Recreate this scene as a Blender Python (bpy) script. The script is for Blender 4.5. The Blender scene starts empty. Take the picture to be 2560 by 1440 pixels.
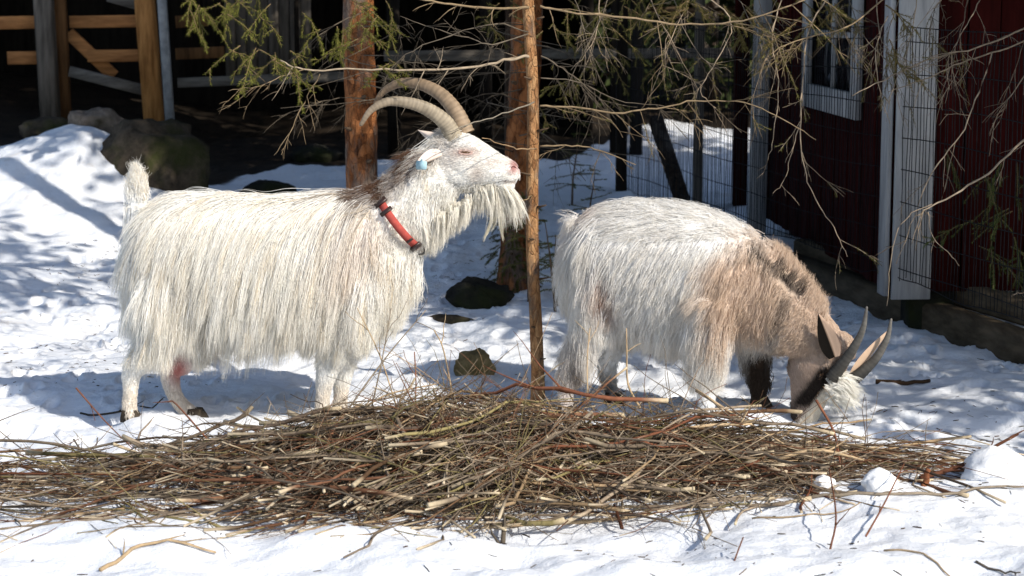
import bpy, math, random
import numpy as np
from mathutils import Vector, Matrix
from mathutils.bvhtree import BVHTree

R = np.random.default_rng(7)
random.seed(7)
sc = bpy.context.scene
COL = sc.collection
rad = math.radians

# ------------------------------------------------------------------ camera
PITCH, CAMZ, LENS = rad(8.5), 1.5, 70.0
cam_d = bpy.data.cameras.new('camera'); cam = bpy.data.objects.new('camera', cam_d); COL.objects.link(cam)
cam.location = (0, 0, CAMZ); cam.rotation_euler = (rad(90) - PITCH, 0, 0)
cam_d.lens = LENS; cam_d.sensor_width = 36; cam_d.clip_end = 600; cam_d.clip_start = 0.1
cam_d.dof.use_dof = True; cam_d.dof.focus_distance = 6.85; cam_d.dof.aperture_fstop = 5.6
sc.camera = cam
# ------------------------------------------------------------------ light
SUN_AZ, SUN_EL = rad(44), rad(37)        # sun behind the camera's right shoulder
SV = np.array([math.sin(SUN_AZ) * math.cos(SUN_EL), -math.cos(SUN_AZ) * math.cos(SUN_EL), math.sin(SUN_EL)])
w = bpy.data.worlds.new('World'); sc.world = w; w.use_nodes = True
nt = w.node_tree; nt.nodes.clear()
o_ = nt.nodes.new('ShaderNodeOutputWorld'); b_ = nt.nodes.new('ShaderNodeBackground'); s_ = nt.nodes.new('ShaderNodeTexSky')
s_.sky_type = 'NISHITA'; s_.sun_disc = False; s_.sun_elevation = SUN_EL; s_.sun_rotation = math.pi - SUN_AZ
nt.links.new(s_.outputs[0], b_.inputs[0]); nt.links.new(b_.outputs[0], o_.inputs[0]); b_.inputs[1].default_value = 0.15
sd = bpy.data.lights.new('sun', 'SUN'); sun = bpy.data.objects.new('sun', sd); COL.objects.link(sun)
sd.energy = 5.0; sd.angle = rad(0.55); sd.color = (1.0, 0.93, 0.82)
sun.rotation_euler = Vector(SV).to_track_quat('Z', 'Y').to_euler(); sun.location = (6, -6, 8)
vs = sc.view_settings; vs.view_transform = 'Standard'; vs.look = 'None'; vs.exposure = 0.08; vs.gamma = 1.0
sc.cycles.max_bounces = 8; sc.cycles.diffuse_bounces = 4; sc.cycles.transparent_max_bounces = 8

# ------------------------------------------------------------------ measuring: photo pixel + depth -> point in metres
K = 36 / LENS / 2560
cp, sp = math.cos(PITCH), math.sin(PITCH)
def at(px, py, Y):
    cx, cy = (px - 1280) * K, -(py - 720) * K
    dy, dz = cp + cy * sp, cy * cp - sp
    t = Y / dy
    return np.array([cx * t, Y, CAMZ + dz * t])
def pxm(Y): return 1.0 / (K * (Y * cp + 0.9 * sp))       # pixels per metre at that distance
def proj(P):
    P = np.asarray(P, float); d = P[..., 1] * cp - (P[..., 2] - CAMZ) * sp
    u = P[..., 1] * sp + (P[..., 2] - CAMZ) * cp
    return 1280 + P[..., 0] / d / K, 720 - u / d / K

# ------------------------------------------------------------------ noise + terrain
def _hash(i, j, s):
    h = np.sin(i * 127.1 + j * 311.7 + s * 74.7) * 43758.5453
    return h - np.floor(h)
def vnoise(x, y, s=0):
    xi, yi = np.floor(x), np.floor(y); fx, fy = x - xi, y - yi
    fx = fx * fx * (3 - 2 * fx); fy = fy * fy * (3 - 2 * fy)
    a, b, c, d = _hash(xi, yi, s), _hash(xi + 1, yi, s), _hash(xi, yi + 1, s), _hash(xi + 1, yi + 1, s)
    return (a + (b - a) * fx) * (1 - fy) + (c + (d - c) * fx) * fy - 0.5
def sstep(a, b, x):
    t = np.clip((x - a) / (b - a), 0, 1); return t * t * (3 - 2 * t)
def terrain(x, y, fine=True):
    x = np.asarray(x, float); y = np.asarray(y, float)
    z = 0.06 * np.clip(y - 9, 0, 9) + 0.10 * np.clip(y - 18, 0, 60)
    z = z + 0.13 * np.clip(-x - 2.3, 0, 3) * sstep(9, 13, y)
    # ploughed snow heap at the back left
    mx, my = -2.72, 12.3
    z = z + 0.27 * np.exp(-(((x - mx) / 0.55) ** 2 + ((y - my) / 0.6) ** 2) ** 1.4) + 0.05 * vnoise(x * 4 + 3, y * 4, 44) * np.exp(-(((x - mx) / 0.8) ** 2 + ((y - my) / 0.9) ** 2)) + 0.17 * np.exp(-(((x - mx - .2) / 0.8) ** 2 + ((y - my + .5) / 0.9) ** 2))
    # hump round the foot of the near trunk
    z = z + 0.10 * np.exp(-(((x - 0.05) / 0.45) ** 2 + ((y - 8.6) / 0.9) ** 2))
    # bank along the front right corner
    z = z + 0.05 * sstep(0.5, 2.0, x) * sstep(6.0, 5.0, y)
    if fine:
        near = sstep(30, 14, y)
        n = 0.07 * vnoise(x * 1.1, y * 1.3, 1) + 0.035 * vnoise(x * 2.6, y * 3.2, 2) + sstep(5.9, 5.4, y) * (.05 * vnoise(x * 1.6 + y * 1.2, y * 3.0 - x * .8, 12) + .03 * vnoise(x * 3.4 + y * 2, y * 6 - x * 1.5, 13))
        n = n + near * (0.024 * vnoise(x * 6.5, y * 8.5, 3) + 0.016 * vnoise(x * 13, y * 19, 4) + 0.008 * vnoise(x * 28, y * 40, 5))
        tr = np.clip(vnoise(x * 4.2, y * 5.5, 8) * 2, -1, 0.2)      # trodden hollows
        z = z + n + near * 0.03 * tr
    return z
def tz(x, y): return float(terrain(np.array([x]), np.array([y]))[0])

# ------------------------------------------------------------------ mesh helpers
def mesh_from(name, V, F, mat=None, col=None, smooth=True):
    V = np.asarray(V, np.float32).reshape(-1, 3)
    me = bpy.data.meshes.new(name)
    me.vertices.add(len(V)); me.vertices.foreach_set('co', V.ravel())
    if isinstance(F, np.ndarray):
        n, k = F.shape
        loops = F.ravel().astype(np.int32); starts = np.arange(0, n * k, k, dtype=np.int32)
    else:
        n = len(F); loops = np.array([i for f in F for i in f], np.int32)
        ln = np.array([len(f) for f in F]); starts = np.concatenate([[0], np.cumsum(ln)[:-1]]).astype(np.int32)
    me.loops.add(len(loops)); me.loops.foreach_set('vertex_index', loops)
    me.polygons.add(n); me.polygons.foreach_set('loop_start', starts)
    me.update(calc_edges=True); me.validate()
    if smooth: me.polygons.foreach_set('use_smooth', np.ones(len(me.polygons), bool))
    if col is not None:
        a = me.attributes.new('Col', 'FLOAT_COLOR', 'POINT')
        c = np.ones((len(V), 4), np.float32); c[:, :3] = col; a.data.foreach_set('color', c.ravel())
    if mat: me.materials.append(mat)
    return me
def link(name, me, parent=None):
    o = bpy.data.objects.new(name, me); COL.objects.link(o)
    if parent:
        o.parent = parent; o.matrix_parent_inverse = world_of(parent).inverted()
    return o
def world_of(p):
    m = Matrix.Translation(p.location)
    return world_of(p.parent) @ p.matrix_parent_inverse @ m if p.parent else m
def tag(o, label=None, cat=None, group=None, kind=None):
    for k, v in (('label', label), ('category', cat), ('group', group), ('kind', kind)):
        if v: o[k] = v
    return o
def thing(name, loc, label, cat, group=None):
    o = bpy.data.objects.new(name, None); COL.objects.link(o); o.location = loc; o.empty_display_size = .1
    return tag(o, label, cat, group)
class MB:
    def __init__(s): s.V, s.F, s.C, s.n = [], [], [], 0
    def add(s, V, F, c=None):
        V = np.asarray(V, float).reshape(-1, 3)
        s.V.append(V); s.F += [tuple(i + s.n for i in f) for f in F]; s.n += len(V)
        if c is not None: s.C.append(np.broadcast_to(np.asarray(c, float), (len(V), 3)))
    def build(s, name, mat, parent=None, smooth=True):
        return link(name, mesh_from(name, np.concatenate(s.V), s.F, mat, np.concatenate(s.C) if s.C else None, smooth), parent)
def unit(v): v = np.asarray(v, float); return v / max(1e-9, np.linalg.norm(v))
def tubes(P, r, S=6, cap=True):
    """P (N,K,3), r (N,K): a batch of bent tapering rods -> V, F (quads)"""
    N, Kp, _ = P.shape
    T = np.gradient(P, axis=1); T /= np.linalg.norm(T, axis=2, keepdims=True) + 1e-9
    ref = np.where(np.abs(T[..., 2:3]) > .9, np.array([1., 0, 0]), np.array([0, 0, 1.]))
    B = np.cross(T, ref); B /= np.linalg.norm(B, axis=2, keepdims=True) + 1e-9
    Nn = np.cross(B, T)
    a = np.arange(S) * 2 * np.pi / S
    V = P[:, :, None, :] + r[:, :, None, None] * (np.cos(a)[None, None, :, None] * B[:, :, None, :] + np.sin(a)[None, None, :, None] * Nn[:, :, None, :])
    V = V.reshape(N, Kp * S, 3)
    f = []
    for k in range(Kp - 1):
        for j in range(S): f.append((k * S + j, k * S + (j + 1) % S, (k + 1) * S + (j + 1) % S, (k + 1) * S + j))
    if cap:
        if S == 4: f += [(3, 2, 1, 0), tuple((Kp - 1) * S + j for j in range(4))]
        elif S == 6:
            b = (Kp - 1) * S
            f += [(3, 2, 1, 0), (5, 4, 3, 0), (b, b + 1, b + 2, b + 3), (b, b + 3, b + 4, b + 5)]
    f = np.array(f)
    F = (f[None] + (np.arange(N) * Kp * S)[:, None, None]).reshape(-1, 4)
    return V.reshape(-1, 3), F
def catmull(A, m):
    A = np.asarray(A, float); n = len(A); P = np.concatenate([[2 * A[0] - A[1]], A, [2 * A[-1] - A[-2]]]); out = []
    for i in range(n - 1):
        p0, p1, p2, p3 = P[i], P[i + 1], P[i + 2], P[i + 3]
        for k in range(m):
            t = k / m
            out.append(.5 * (2 * p1 + (p2 - p0) * t + (2 * p0 - 5 * p1 + 4 * p2 - p3) * t * t + (3 * p1 - p0 - 3 * p2 + p3) * t ** 3))
    out.append(A[-1]); return np.array(out)
def box_between(p0, p1, wdt, hgt, bev=.004, side=None):
    """squared timber from p0 to p1 with slightly bevelled long edges"""
    p0, p1 = np.asarray(p0, float), np.asarray(p1, float); t = unit(p1 - p0)
    up = np.array([0, 0, 1.]) if abs(t[2]) < .9 else np.array([0, 1., 0])
    if side is not None: b = unit(np.asarray(side, float) - t * np.dot(side, t))
    else: b = unit(np.cross(t, up))
    n = np.cross(b, t); a, c = wdt / 2, hgt / 2; bv = min(bev, a * .4, c * .4)
    sec = [(a - bv, c), (a, c - bv), (a, -c + bv), (a - bv, -c), (-a + bv, -c), (-a, -c + bv), (-a, c - bv), (-a + bv, c)]
    V = [p + u * b + v * n for p in (p0, p1) for u, v in sec]
    F = [(j, (j + 1) % 8, 8 + (j + 1) % 8, 8 + j) for j in range(8)] + [tuple(range(7, -1, -1)), tuple(range(8, 16))]
    return V, F
def timber(name, p0, p1, wdt, hgt, mat, parent=None, side=None, bev=.004):
    V, F = box_between(p0, p1, wdt, hgt, bev, side)
    return link(name, mesh_from(name, V, F, mat, smooth=False), parent)

# ------------------------------------------------------------------ materials
def nodes(name):
    m = bpy.data.materials.new(name); m.use_nodes = True; t = m.node_tree; return m, t, t.nodes['Principled BSDF']
def mix(t, a, b, fac, mode='MIX'):
    n = t.nodes.new('ShaderNodeMix'); n.data_type = 'RGBA'; n.blend_type = mode
    for i, v in ((0, fac), (6, a), (7, b)):
        if hasattr(v, 'links'): t.links.new(v, n.inputs[i])
        else: n.inputs[i].default_value = v if i == 0 else (*v, 1)[:4]
    return n.outputs[2]
def noise(t, scale, detail=4, rough=.55, vec=None, stretch=None, obj=True):
    n = t.nodes.new('ShaderNodeTexNoise'); n.inputs['Scale'].default_value = scale; n.inputs['Detail'].default_value = detail; n.inputs['Roughness'].default_value = rough
    tc = t.nodes.new('ShaderNodeTexCoord'); src = tc.outputs['Object']
    if stretch:
        mp = t.nodes.new('ShaderNodeMapping'); mp.inputs['Scale'].default_value = stretch; t.links.new(src, mp.inputs[0]); src = mp.outputs[0]
    t.links.new(src, n.inputs['Vector']); return n.outputs['Fac']
def ramp(t, fac, stops):
    n = t.nodes.new('ShaderNodeValToRGB'); e = n.color_ramp.elements
    while len(e) < len(stops): e.new(.5)
    for k, (p, c) in enumerate(stops): e[k].position = p; e[k].color = (*c, 1) if len(c) == 3 else c
    t.links.new(fac, n.inputs[0]); return n.outputs[0]
def bump(t, p, h, strength=.5, dist=.01):
    n = t.nodes.new('ShaderNodeBump'); n.inputs['Strength'].default_value = strength; n.inputs['Distance'].default_value = dist
    t.links.new(h, n.inputs['Height']); t.links.new(n.outputs[0], p.inputs['Normal'])
def attr(t, name='Col'):
    n = t.nodes.new('ShaderNodeAttribute'); n.attribute_name = name; return n
def simple(name, c1, c2, scale=8, rough=.8, stretch=None, bs=.4, bd=.006, spec=.10):
    m, t, p = nodes(name); f = noise(t, scale, 6, .65, stretch=stretch)
    t.links.new(ramp(t, f, [(.35, c1), (.65, c2)]), p.inputs['Base Color']); p.inputs['Roughness'].default_value = rough
    p.inputs['Specular IOR Level'].default_value = spec
    bump(t, p, noise(t, scale * 2.5, 6, .7, stretch=stretch), bs, bd); return m
def bark_mat(name, dark, mid, light, zs=.25, scale=14):
    m, t, p = nodes(name)
    f = noise(t, scale * 1.6, 8, .75, stretch=(1, 1, zs * 2)); g = noise(t, scale * .5, 5, .65, stretch=(1, 1, zs * 1.6))
    tc = t.nodes.new('ShaderNodeTexCoord'); mp = t.nodes.new('ShaderNodeMapping'); mp.inputs['Scale'].default_value = (1, 1, .42); t.links.new(tc.outputs['Object'], mp.inputs[0])
    wn_ = t.nodes.new('ShaderNodeTexNoise'); wn_.inputs['Scale'].default_value = 12; t.links.new(mp.outputs[0], wn_.inputs['Vector'])
    av = t.nodes.new('ShaderNodeMixRGB'); av.blend_type = 'LINEAR_LIGHT'; av.inputs[0].default_value = .05; t.links.new(mp.outputs[0], av.inputs[1]); t.links.new(wn_.outputs['Color'], av.inputs[2])
    vo = t.nodes.new('ShaderNodeTexVoronoi'); vo.feature = 'DISTANCE_TO_EDGE'; vo.inputs['Scale'].default_value = scale * 2.2; t.links.new(av.outputs[0], vo.inputs['Vector'])
    vc = t.nodes.new('ShaderNodeTexVoronoi'); vc.inputs['Scale'].default_value = scale * 2.2; t.links.new(av.outputs[0], vc.inputs['Vector'])
    sp_ = t.nodes.new('ShaderNodeSeparateColor'); t.links.new(vc.outputs['Color'], sp_.inputs[0])
    c = ramp(t, sp_.outputs[0], [(.1, dark), (.45, mid), (.9, light)]); c = mix(t, c, ramp(t, f, [(.40, dark), (.5, mid), (.62, light)]), .5)
    c = mix(t, c, (.15, .125, .105), ramp(t, g, [(.50, (0, 0, 0)), (.62, (.85, .85, .85))]))
    ed = ramp(t, vo.outputs['Distance'], [(.0, (.45, .45, .45)), (.10, (1, 1, 1))]); c = mix(t, c, ed, .35, 'MULTIPLY')
    t.links.new(c, p.inputs['Base Color']); p.inputs['Roughness'].default_value = .85; p.inputs['Specular IOR Level'].default_value = .1
    h = mix(t, ed, ramp(t, f, [(.3, (0, 0, 0)), (.7, (1, 1, 1))]), .5); bump(t, p, h, 1.0, .02); return m
M = {}
M['bark'] = bark_mat('spruce_bark', (.05, .02, .010), (.27, .095, .032), (.42, .17, .065))
M['bark_thin'] = bark_mat('young_bark', (.17, .08, .035), (.46, .23, .10), (.60, .36, .18), .3, 22)
M['bark_dark'] = bark_mat('dark_bark', (.02, .012, .008), (.05, .03, .02), (.09, .06, .04))
M['wood_orange'] = simple('peeled_orange_wood', (.20, .085, .025), (.50, .24, .08), 9, .7, (3, 3, .35))
M['wood_orange_h'] = simple('orange_rail_wood', (.26, .11, .04), (.55, .25, .09), 9, .7, (.4, 3, 3))
M['wood_grey'] = simple('weathered_grey_wood', (.07, .06, .05), (.19, .165, .14), 9, .85, (3, 3, .3))
M['wood_grey_h'] = simple('weathered_grey_rail', (.07, .06, .05), (.18, .16, .135), 9, .85, (.3, 3, 3))
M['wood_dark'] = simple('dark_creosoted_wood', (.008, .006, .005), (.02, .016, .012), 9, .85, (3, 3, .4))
M['wood_beam'] = simple('brown_beam_wood', (.045, .034, .022), (.11, .085, .058), 7, .85, (3, .4, 3)); M['wood_brown'] = simple('brown_post_wood', (.07, .035, .015), (.17, .085, .035), 9, .8, (3, 3, .3))
M['metal_grey'] = simple('galvanised_pole', (.18, .19, .20), (.34, .35, .36), 12, .55, None, .1, .002, .5)
M['red_paint'] = simple('dark_red_paint', (.018, .0025, .002), (.04, .005, .0042), 7, .8, (3, 3, .3), .3, .004, .05)
M['white_paint'] = simple('weathered_white_paint', (.27, .275, .285), (.46, .46, .465), 9, .75, (3, 3, .3), .25, .003)
M['wire'] = simple('dark_wire', (.006, .0065, .007), (.018, .018, .02), 30, .8, None, .1, .001, .15)
M['hoof'] = simple('hoof_horn', (.025, .02, .016), (.07, .055, .04), 30, .5)
def glass():
    m, t, p = nodes('window_glass'); p.inputs['Base Color'].default_value = (.012, .014, .018, 1); p.inputs['Roughness'].default_value = .08; return m
M['glass'] = glass()
def rock_mat(name, c1, c2, moss, amt=.55):
    m, t, p = nodes(name); f = noise(t, 9, 8, .7); g = noise(t, 3.2, 5, .6)
    c = ramp(t, f, [(.35, c1), (.65, c2)]); c = mix(t, c, moss, ramp(t, g, [(amt - .08, (0, 0, 0)), (amt + .08, (1, 1, 1))]))
    t.links.new(c, p.inputs['Base Color']); p.inputs['Roughness'].default_value = .9; p.inputs['Specular IOR Level'].default_value = .08; bump(t, p, f, .9, .03); return m
M['rock_moss'] = rock_mat('mossy_rock', (.035, .028, .02), (.11, .085, .06), (.035, .038, .014))
M['rock_lichen'] = rock_mat('lichen_rock', (.10, .08, .065), (.34, .27, .21), (.06, .05, .03), .6)
M['rock_ochre'] = rock_mat('ochre_rock', (.11, .085, .04), (.30, .23, .115), (.10, .09, .03), .6)
M['rock_dark'] = rock_mat('dark_rock', (.012, .012, .011), (.035, .033, .028), (.025, .028, .012))
def ground_mat():
    m, t, p = nodes('snow_and_soil')
    a = attr(t, 'Col').outputs['Color']
    sep = t.nodes.new('ShaderNodeSeparateColor'); t.links.new(a, sep.inputs[0])
    snow = ramp(t, noise(t, 3, 6, .6), [(.3, (.74, .78, .85)), (.7, (.84, .86, .90))])
    dirt = noise(t, 5.5, 8, .75)
    dmask = ramp(t, dirt, [(.56, (0, 0, 0)), (.72, (.55, .55, .55))])
    snow = mix(t, snow, (.55, .47, .38), mix(t, (0, 0, 0), dmask, sep.outputs[1]))
    soil = ramp(t, noise(t, 6, 8, .7), [(.35, (.008, .006, .004)), (.65, (.030, .020, .012))])
    t.links.new(mix(t, soil, snow, sep.outputs[0]), p.inputs['Base Color'])
    p.inputs['Roughness'].default_value = .75; p.inputs['Specular IOR Level'].default_value = .25
    n1 = noise(t, 22, 8, .7)
    bump(t, p, n1, .55, .03)
    return m
M['ground'] = ground_mat()
def attr_mat(name, rough=.8, var=.35, scale=40, trans=0.0):
    m, t, p = nodes(name); a = attr(t).outputs['Color']
    f = ramp(t, noise(t, scale, 4, .6), [(.3, (1 - var,) * 3), (.7, (1 + var * .4,) * 3)])
    t.links.new(mix(t, a, f, 1.0, 'MULTIPLY'), p.inputs['Base Color']); p.inputs['Roughness'].default_value = rough; p.inputs['Specular IOR Level'].default_value = .06
    return m
M['twig'] = attr_mat('twig_bark'); M['needles'] = attr_mat('spruce_needles', .7, .25, 25); M['litter'] = attr_mat('bark_litter')
M['hide'] = attr_mat('goat_hide', .85, .10, 30)
def hair_mat():
    m, t, p = nodes('goat_hair'); a = attr(t).outputs['Color']
    t.links.new(a, p.inputs['Base Color']); p.inputs['Roughness'].default_value = .6; p.inputs['Specular IOR Level'].default_value = .25
    tr = t.nodes.new('ShaderNodeBsdfTranslucent'); t.links.new(a, tr.inputs[0])
    mx = t.nodes.new('ShaderNodeMixShader'); mx.inputs[0].default_value = .25
    t.links.new(p.outputs[0], mx.inputs[1]); t.links.new(tr.outputs[0], mx.inputs[2])
    t.links.new(mx.outputs[0], t.nodes['Material Output'].inputs[0]); return m
M['hair'] = hair_mat()
def horn_mat():
    m, t, p = nodes('ridged_horn'); a = attr(t).outputs['Color']; f = noise(t, 25, 5, .6)
    t.links.new(mix(t, a, ramp(t, f, [(.3, (.6, .6, .6)), (.7, (1.1, 1.1, 1.1))]), 1, 'MULTIPLY'), p.inputs['Base Color']); p.inputs['Roughness'].default_value = .55; p.inputs['Specular IOR Level'].default_value = .2
    return m
M['horn'] = horn_mat()
def plain(name, c, rough=.6, spec=.4):
    m, t, p = nodes(name); f = noise(t, 60, 4, .6)
    t.links.new(ramp(t, f, [(.3, tuple(x * .8 for x in c)), (.7, tuple(min(1, x * 1.1) for x in c))]), p.inputs['Base Color']); p.inputs['Roughness'].default_value = rough; p.inputs['Specular IOR Level'].default_value = spec; return m
M['collar'] = plain('red_webbing', (.40, .075, .06), .85, .2); M['buckle'] = plain('dark_buckle', (.035, .02, .018), .35); M['ring'] = plain('steel_ring', (.05, .045, .04), .3, .8)
M['tag'] = plain('blue_plastic_tag', (.36, .55, .62), .6); M['eye'] = plain('amber_eye', (.10, .05, .02), .12, .8); M['nostril'] = plain('dark_nostril', (.16, .055, .05), .5); M['pink'] = plain('pink_skin', (.55, .24, .20), .6)

# ------------------------------------------------------------------ the ground: one sheet, fine near the camera, coarse to the horizon
def stretched(c, half, n, far):
    u = np.linspace(-1, 1, n); return c + half * u + np.sign(u) * (far - half) * np.clip((np.abs(u) - .8) / .2, 0, 1) ** 3.5
gx = stretched(0, 3.6, 620, 150)
gy = np.concatenate([np.linspace(-60, 3.5, 25)[:-1], 3.5 + 7.5 * np.linspace(0, 1, 440) ** 1.25, np.linspace(11, 18, 141)[1:], 18 + 180 * np.linspace(0, 1, 40)[1:] ** 2])
X, Yg = np.meshgrid(gx, gy); Z = terrain(X, Yg)
edge = 13.0 + .9 * sstep(-2.2, -1.2, X) + 2.6 * sstep(0.2, 1.4, X)          # snow gives way to bare forest floor beyond
edge = edge + 1.1 * vnoise(X * 1.1, Yg * .9, 21) + .5 * vnoise(X * 3.2, Yg * 2.4, 22)
snowm = 1 - sstep(-.06, .06, Yg - edge)
def hole(px, py, rx, ry, Y0, s):
    c = at(px, py, Y0); d = np.sqrt(((X - c[0]) / rx) ** 2 + ((Yg - Y0) / ry) ** 2) + .7 * vnoise(X * 7, Yg * 5, s); return 1 - sstep(.85, 1.0, d)
Z = Z - 0.02 * (1 - snowm)
rh = np.random.default_rng(55)
for _ in range(420):
    cx_, cy_ = rh.uniform(-2.3, 2.2), 6.5 + 4.5 * rh.random() ** 1.3
    if abs(cx_) > .28 * cy_ : continue
    i0, i1, j0, j1 = np.searchsorted(gy, [cy_ - .12, cy_ + .12]).tolist() + np.searchsorted(gx, [cx_ - .12, cx_ + .12]).tolist(); ax_, ay_ = rh.uniform(.022, .04), rh.uniform(.03, .055)
    d2 = ((X[i0:i1, j0:j1] - cx_) / ax_) ** 2 + ((Yg[i0:i1, j0:j1] - cy_) / ay_) ** 2
    Z[i0:i1, j0:j1] += -rh.uniform(.018, .05) * np.exp(-d2 ** 2) + .010 * np.exp(-(d2 - 2.2) ** 2)
ny, nx = X.shape; idx = np.arange(ny * nx).reshape(ny, nx)
Fq = np.stack([idx[:-1, :-1], idx[:-1, 1:], idx[1:, 1:], idx[1:, :-1]], -1).reshape(-1, 4)
trod = sstep(6.3, 7.5, Yg) * .9 + .25
cg = np.stack([snowm, np.clip(trod, 0, 1), 0 * snowm], -1).reshape(-1, 3)
ground = link('ground', mesh_from('ground', np.stack([X, Yg, Z], -1).reshape(-1, 3), Fq, M['ground'], cg))
tag(ground, 'trodden white snow with bare dark forest floor behind', kind='structure')

# ------------------------------------------------------------------ rocks
def rock(name, c, size, mat, label, seed, rotz=0, flat=.85, sub=4):
    import bmesh
    bm = bmesh.new(); bmesh.ops.create_icosphere(bm, subdivisions=sub, radius=1)
    r = np.random.default_rng(seed); V = np.array([v.co for v in bm.verts])
    planes = [(unit(r.normal(size=3)), r.uniform(.62, .92)) for _ in range(14)]
    for n, d in planes:
        q = V @ n; V = V - np.clip(q - d, 0, 9)[:, None] * n * flat
    V = V * (1 + .26 * (vnoise(V[:, 0] * 3 + seed, V[:, 1] * 3 + V[:, 2] * 2.3, seed) + .5 * vnoise(V[:, 0] * 9 + seed, V[:, 2] * 8 + V[:, 1] * 7, seed + 1)))[:, None]
    V = V * np.array(size); a = rotz; V = V @ np.array([[math.cos(a), math.sin(a), 0], [-math.sin(a), math.cos(a), 0], [0, 0, 1]])
    F = np.array([[v.index for v in f.verts] for f in bm.faces]); bm.free()
    o = link(name, mesh_from(name, V, F, mat)); o.location = c; return tag(o, label, 'rock')
def on(px, Y, dz=0): x = at(px, 700, Y)[0]; return (x, Y, tz(x, Y) + dz)
rock('boulder', on(392, 12.1, .05), (.37, .30, .31), M['rock_moss'], 'big dark mossy boulder behind the raised tail', 3)
rock('rock', on(250, 12.75, .10), (.21, .2, .15), M['rock_lichen'], 'lichen spotted reddish grey rock beside the snow heap', 5, .5)
rock('rock', on(140, 13.2, .18), (.24, .2, .16), M['rock_moss'], 'brown rock at the foot of the grey fence post', 8, 1.0)
rock('rock', on(668, 12.6, .02), (.20, .2, .10), M['rock_dark'], 'flat black rock poking out of the snow above the back', 11)
rock('rock', on(795, 14.2, .02), (.19, .2, .09), M['rock_dark'], 'dark stone at the far edge of the snow near the trunk', 12)
rock('rock', on(1200, 9.3, .02), (.16, .14, .10), M['rock_dark'], 'black wet rock against the foot of the thick trunk', 14, .3)
rock('rock', on(1140, 8.72, -.01), (.20, .07, .045), M['rock_moss'], 'low mossy stone sticking out of the snow by the trunk', 15, -.35)
rock('rock', on(1186, 7.72, .01), (.095, .08, .085), M['rock_ochre'], 'small ochre rock in the snow behind the brush pile', 17, .4)

# ------------------------------------------------------------------ twigs, branches, needles
def wander(p0, d, L, n, wob, sag=0.0, rng=R):
    p = np.array(p0, float); d = unit(d); out = [p.copy()]
    for i in range(n - 1):
        d = unit(d + rng.normal(0, wob, 3) + np.array([0, 0, sag])); p = p + d * L / (n - 1); out.append(p.copy())
    return np.array(out)
GREY, TAN, REDB, OLIVE = np.array([.20, .165, .125]), np.array([.42, .31, .19]), np.array([.20, .085, .05]), np.array([.24, .21, .10])
def needles_on(P, rng, n, ln=.012, wd=.0020, col=(.075, .095, .022), droop=.2):
    """needle triangles along a polyline"""
    seg = rng.uniform(0, len(P) - 1.001, n); i = seg.astype(int); f = (seg - i)[:, None]
    p = P[i] * (1 - f) + P[i + 1] * f; t = P[i + 1] - P[i]; t /= np.linalg.norm(t, axis=1, keepdims=True) + 1e-9
    q = rng.normal(size=(n, 3)); q -= t * (q * t).sum(1, keepdims=True); q /= np.linalg.norm(q, axis=1, keepdims=True) + 1e-9
    d = q * .75 + t * .65 + np.array([0, 0, -droop * .5]); d /= np.linalg.norm(d, axis=1, keepdims=True)
    s = np.cross(d, rng.normal(size=(n, 3))); s /= np.linalg.norm(s, axis=1, keepdims=True) + 1e-9
    l = (ln * rng.uniform(.7, 1.25, n))[:, None]
    V = np.stack([p - s * wd / 2, p + s * wd / 2, p + d * l], 1).reshape(-1, 3)
    F = np.arange(n * 3).reshape(n, 3)
    c = np.array(col) * rng.uniform(.6, 1.35, (n, 1)); c = np.repeat(c, 3, 0)
    return V, F, c
class Spray:
    """twigs + needles collected for one foliage part"""
    def __init__(s): s.m = MB(); s.nv, s.nf, s.nc, s.k = [], [], [], 0
    def twig(s, P, r0, r1, c, S=4):
        V, F = tubes(P[None], np.linspace(r0, r1, len(P))[None], S); s.m.add(V, F.tolist(), c)
    def needle(s, P, rng, n, **kw):
        V, F, c = needles_on(P, rng, n, **kw); s.nv.append(V); s.nf.append(F + s.k); s.nc.append(c); s.k += len(V)
    def frond(s, p, d, L, rng, green, dens=260, sag=-.10, side=True, r=.0022):
        P = wander(p, d, L, 7, .10, sag, rng); s.twig(P, r, .0008, (.16, .11, .06))
        s.needle(P, rng, int(dens * 1.9 * L), col=green)
        if side:
            for k in range(int(3 + L * 18)):
                i = rng.integers(1, 6); dd = unit(unit(P[i] - P[i - 1]) + rng.normal(0, .55, 3) + np.array([0, 0, -.25]))
                l = L * rng.uniform(.18, .42); Q = wander(P[i], dd, l, 5, .1, sag, rng); s.twig(Q, .0013, .0006, (.17, .12, .06)); s.needle(Q, rng, int(dens * l * 2.1), col=green)
    def build(s, parent, name='foliage'):
        if s.m.n: tag(s.m.build(name + '_twigs' if s.k else name, M['twig'], parent), kind='stuff')
        if s.k: tag(link(name, mesh_from(name, np.concatenate(s.nv), np.concatenate(s.nf), M['needles'], np.concatenate(s.nc)), parent), kind='stuff')
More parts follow.
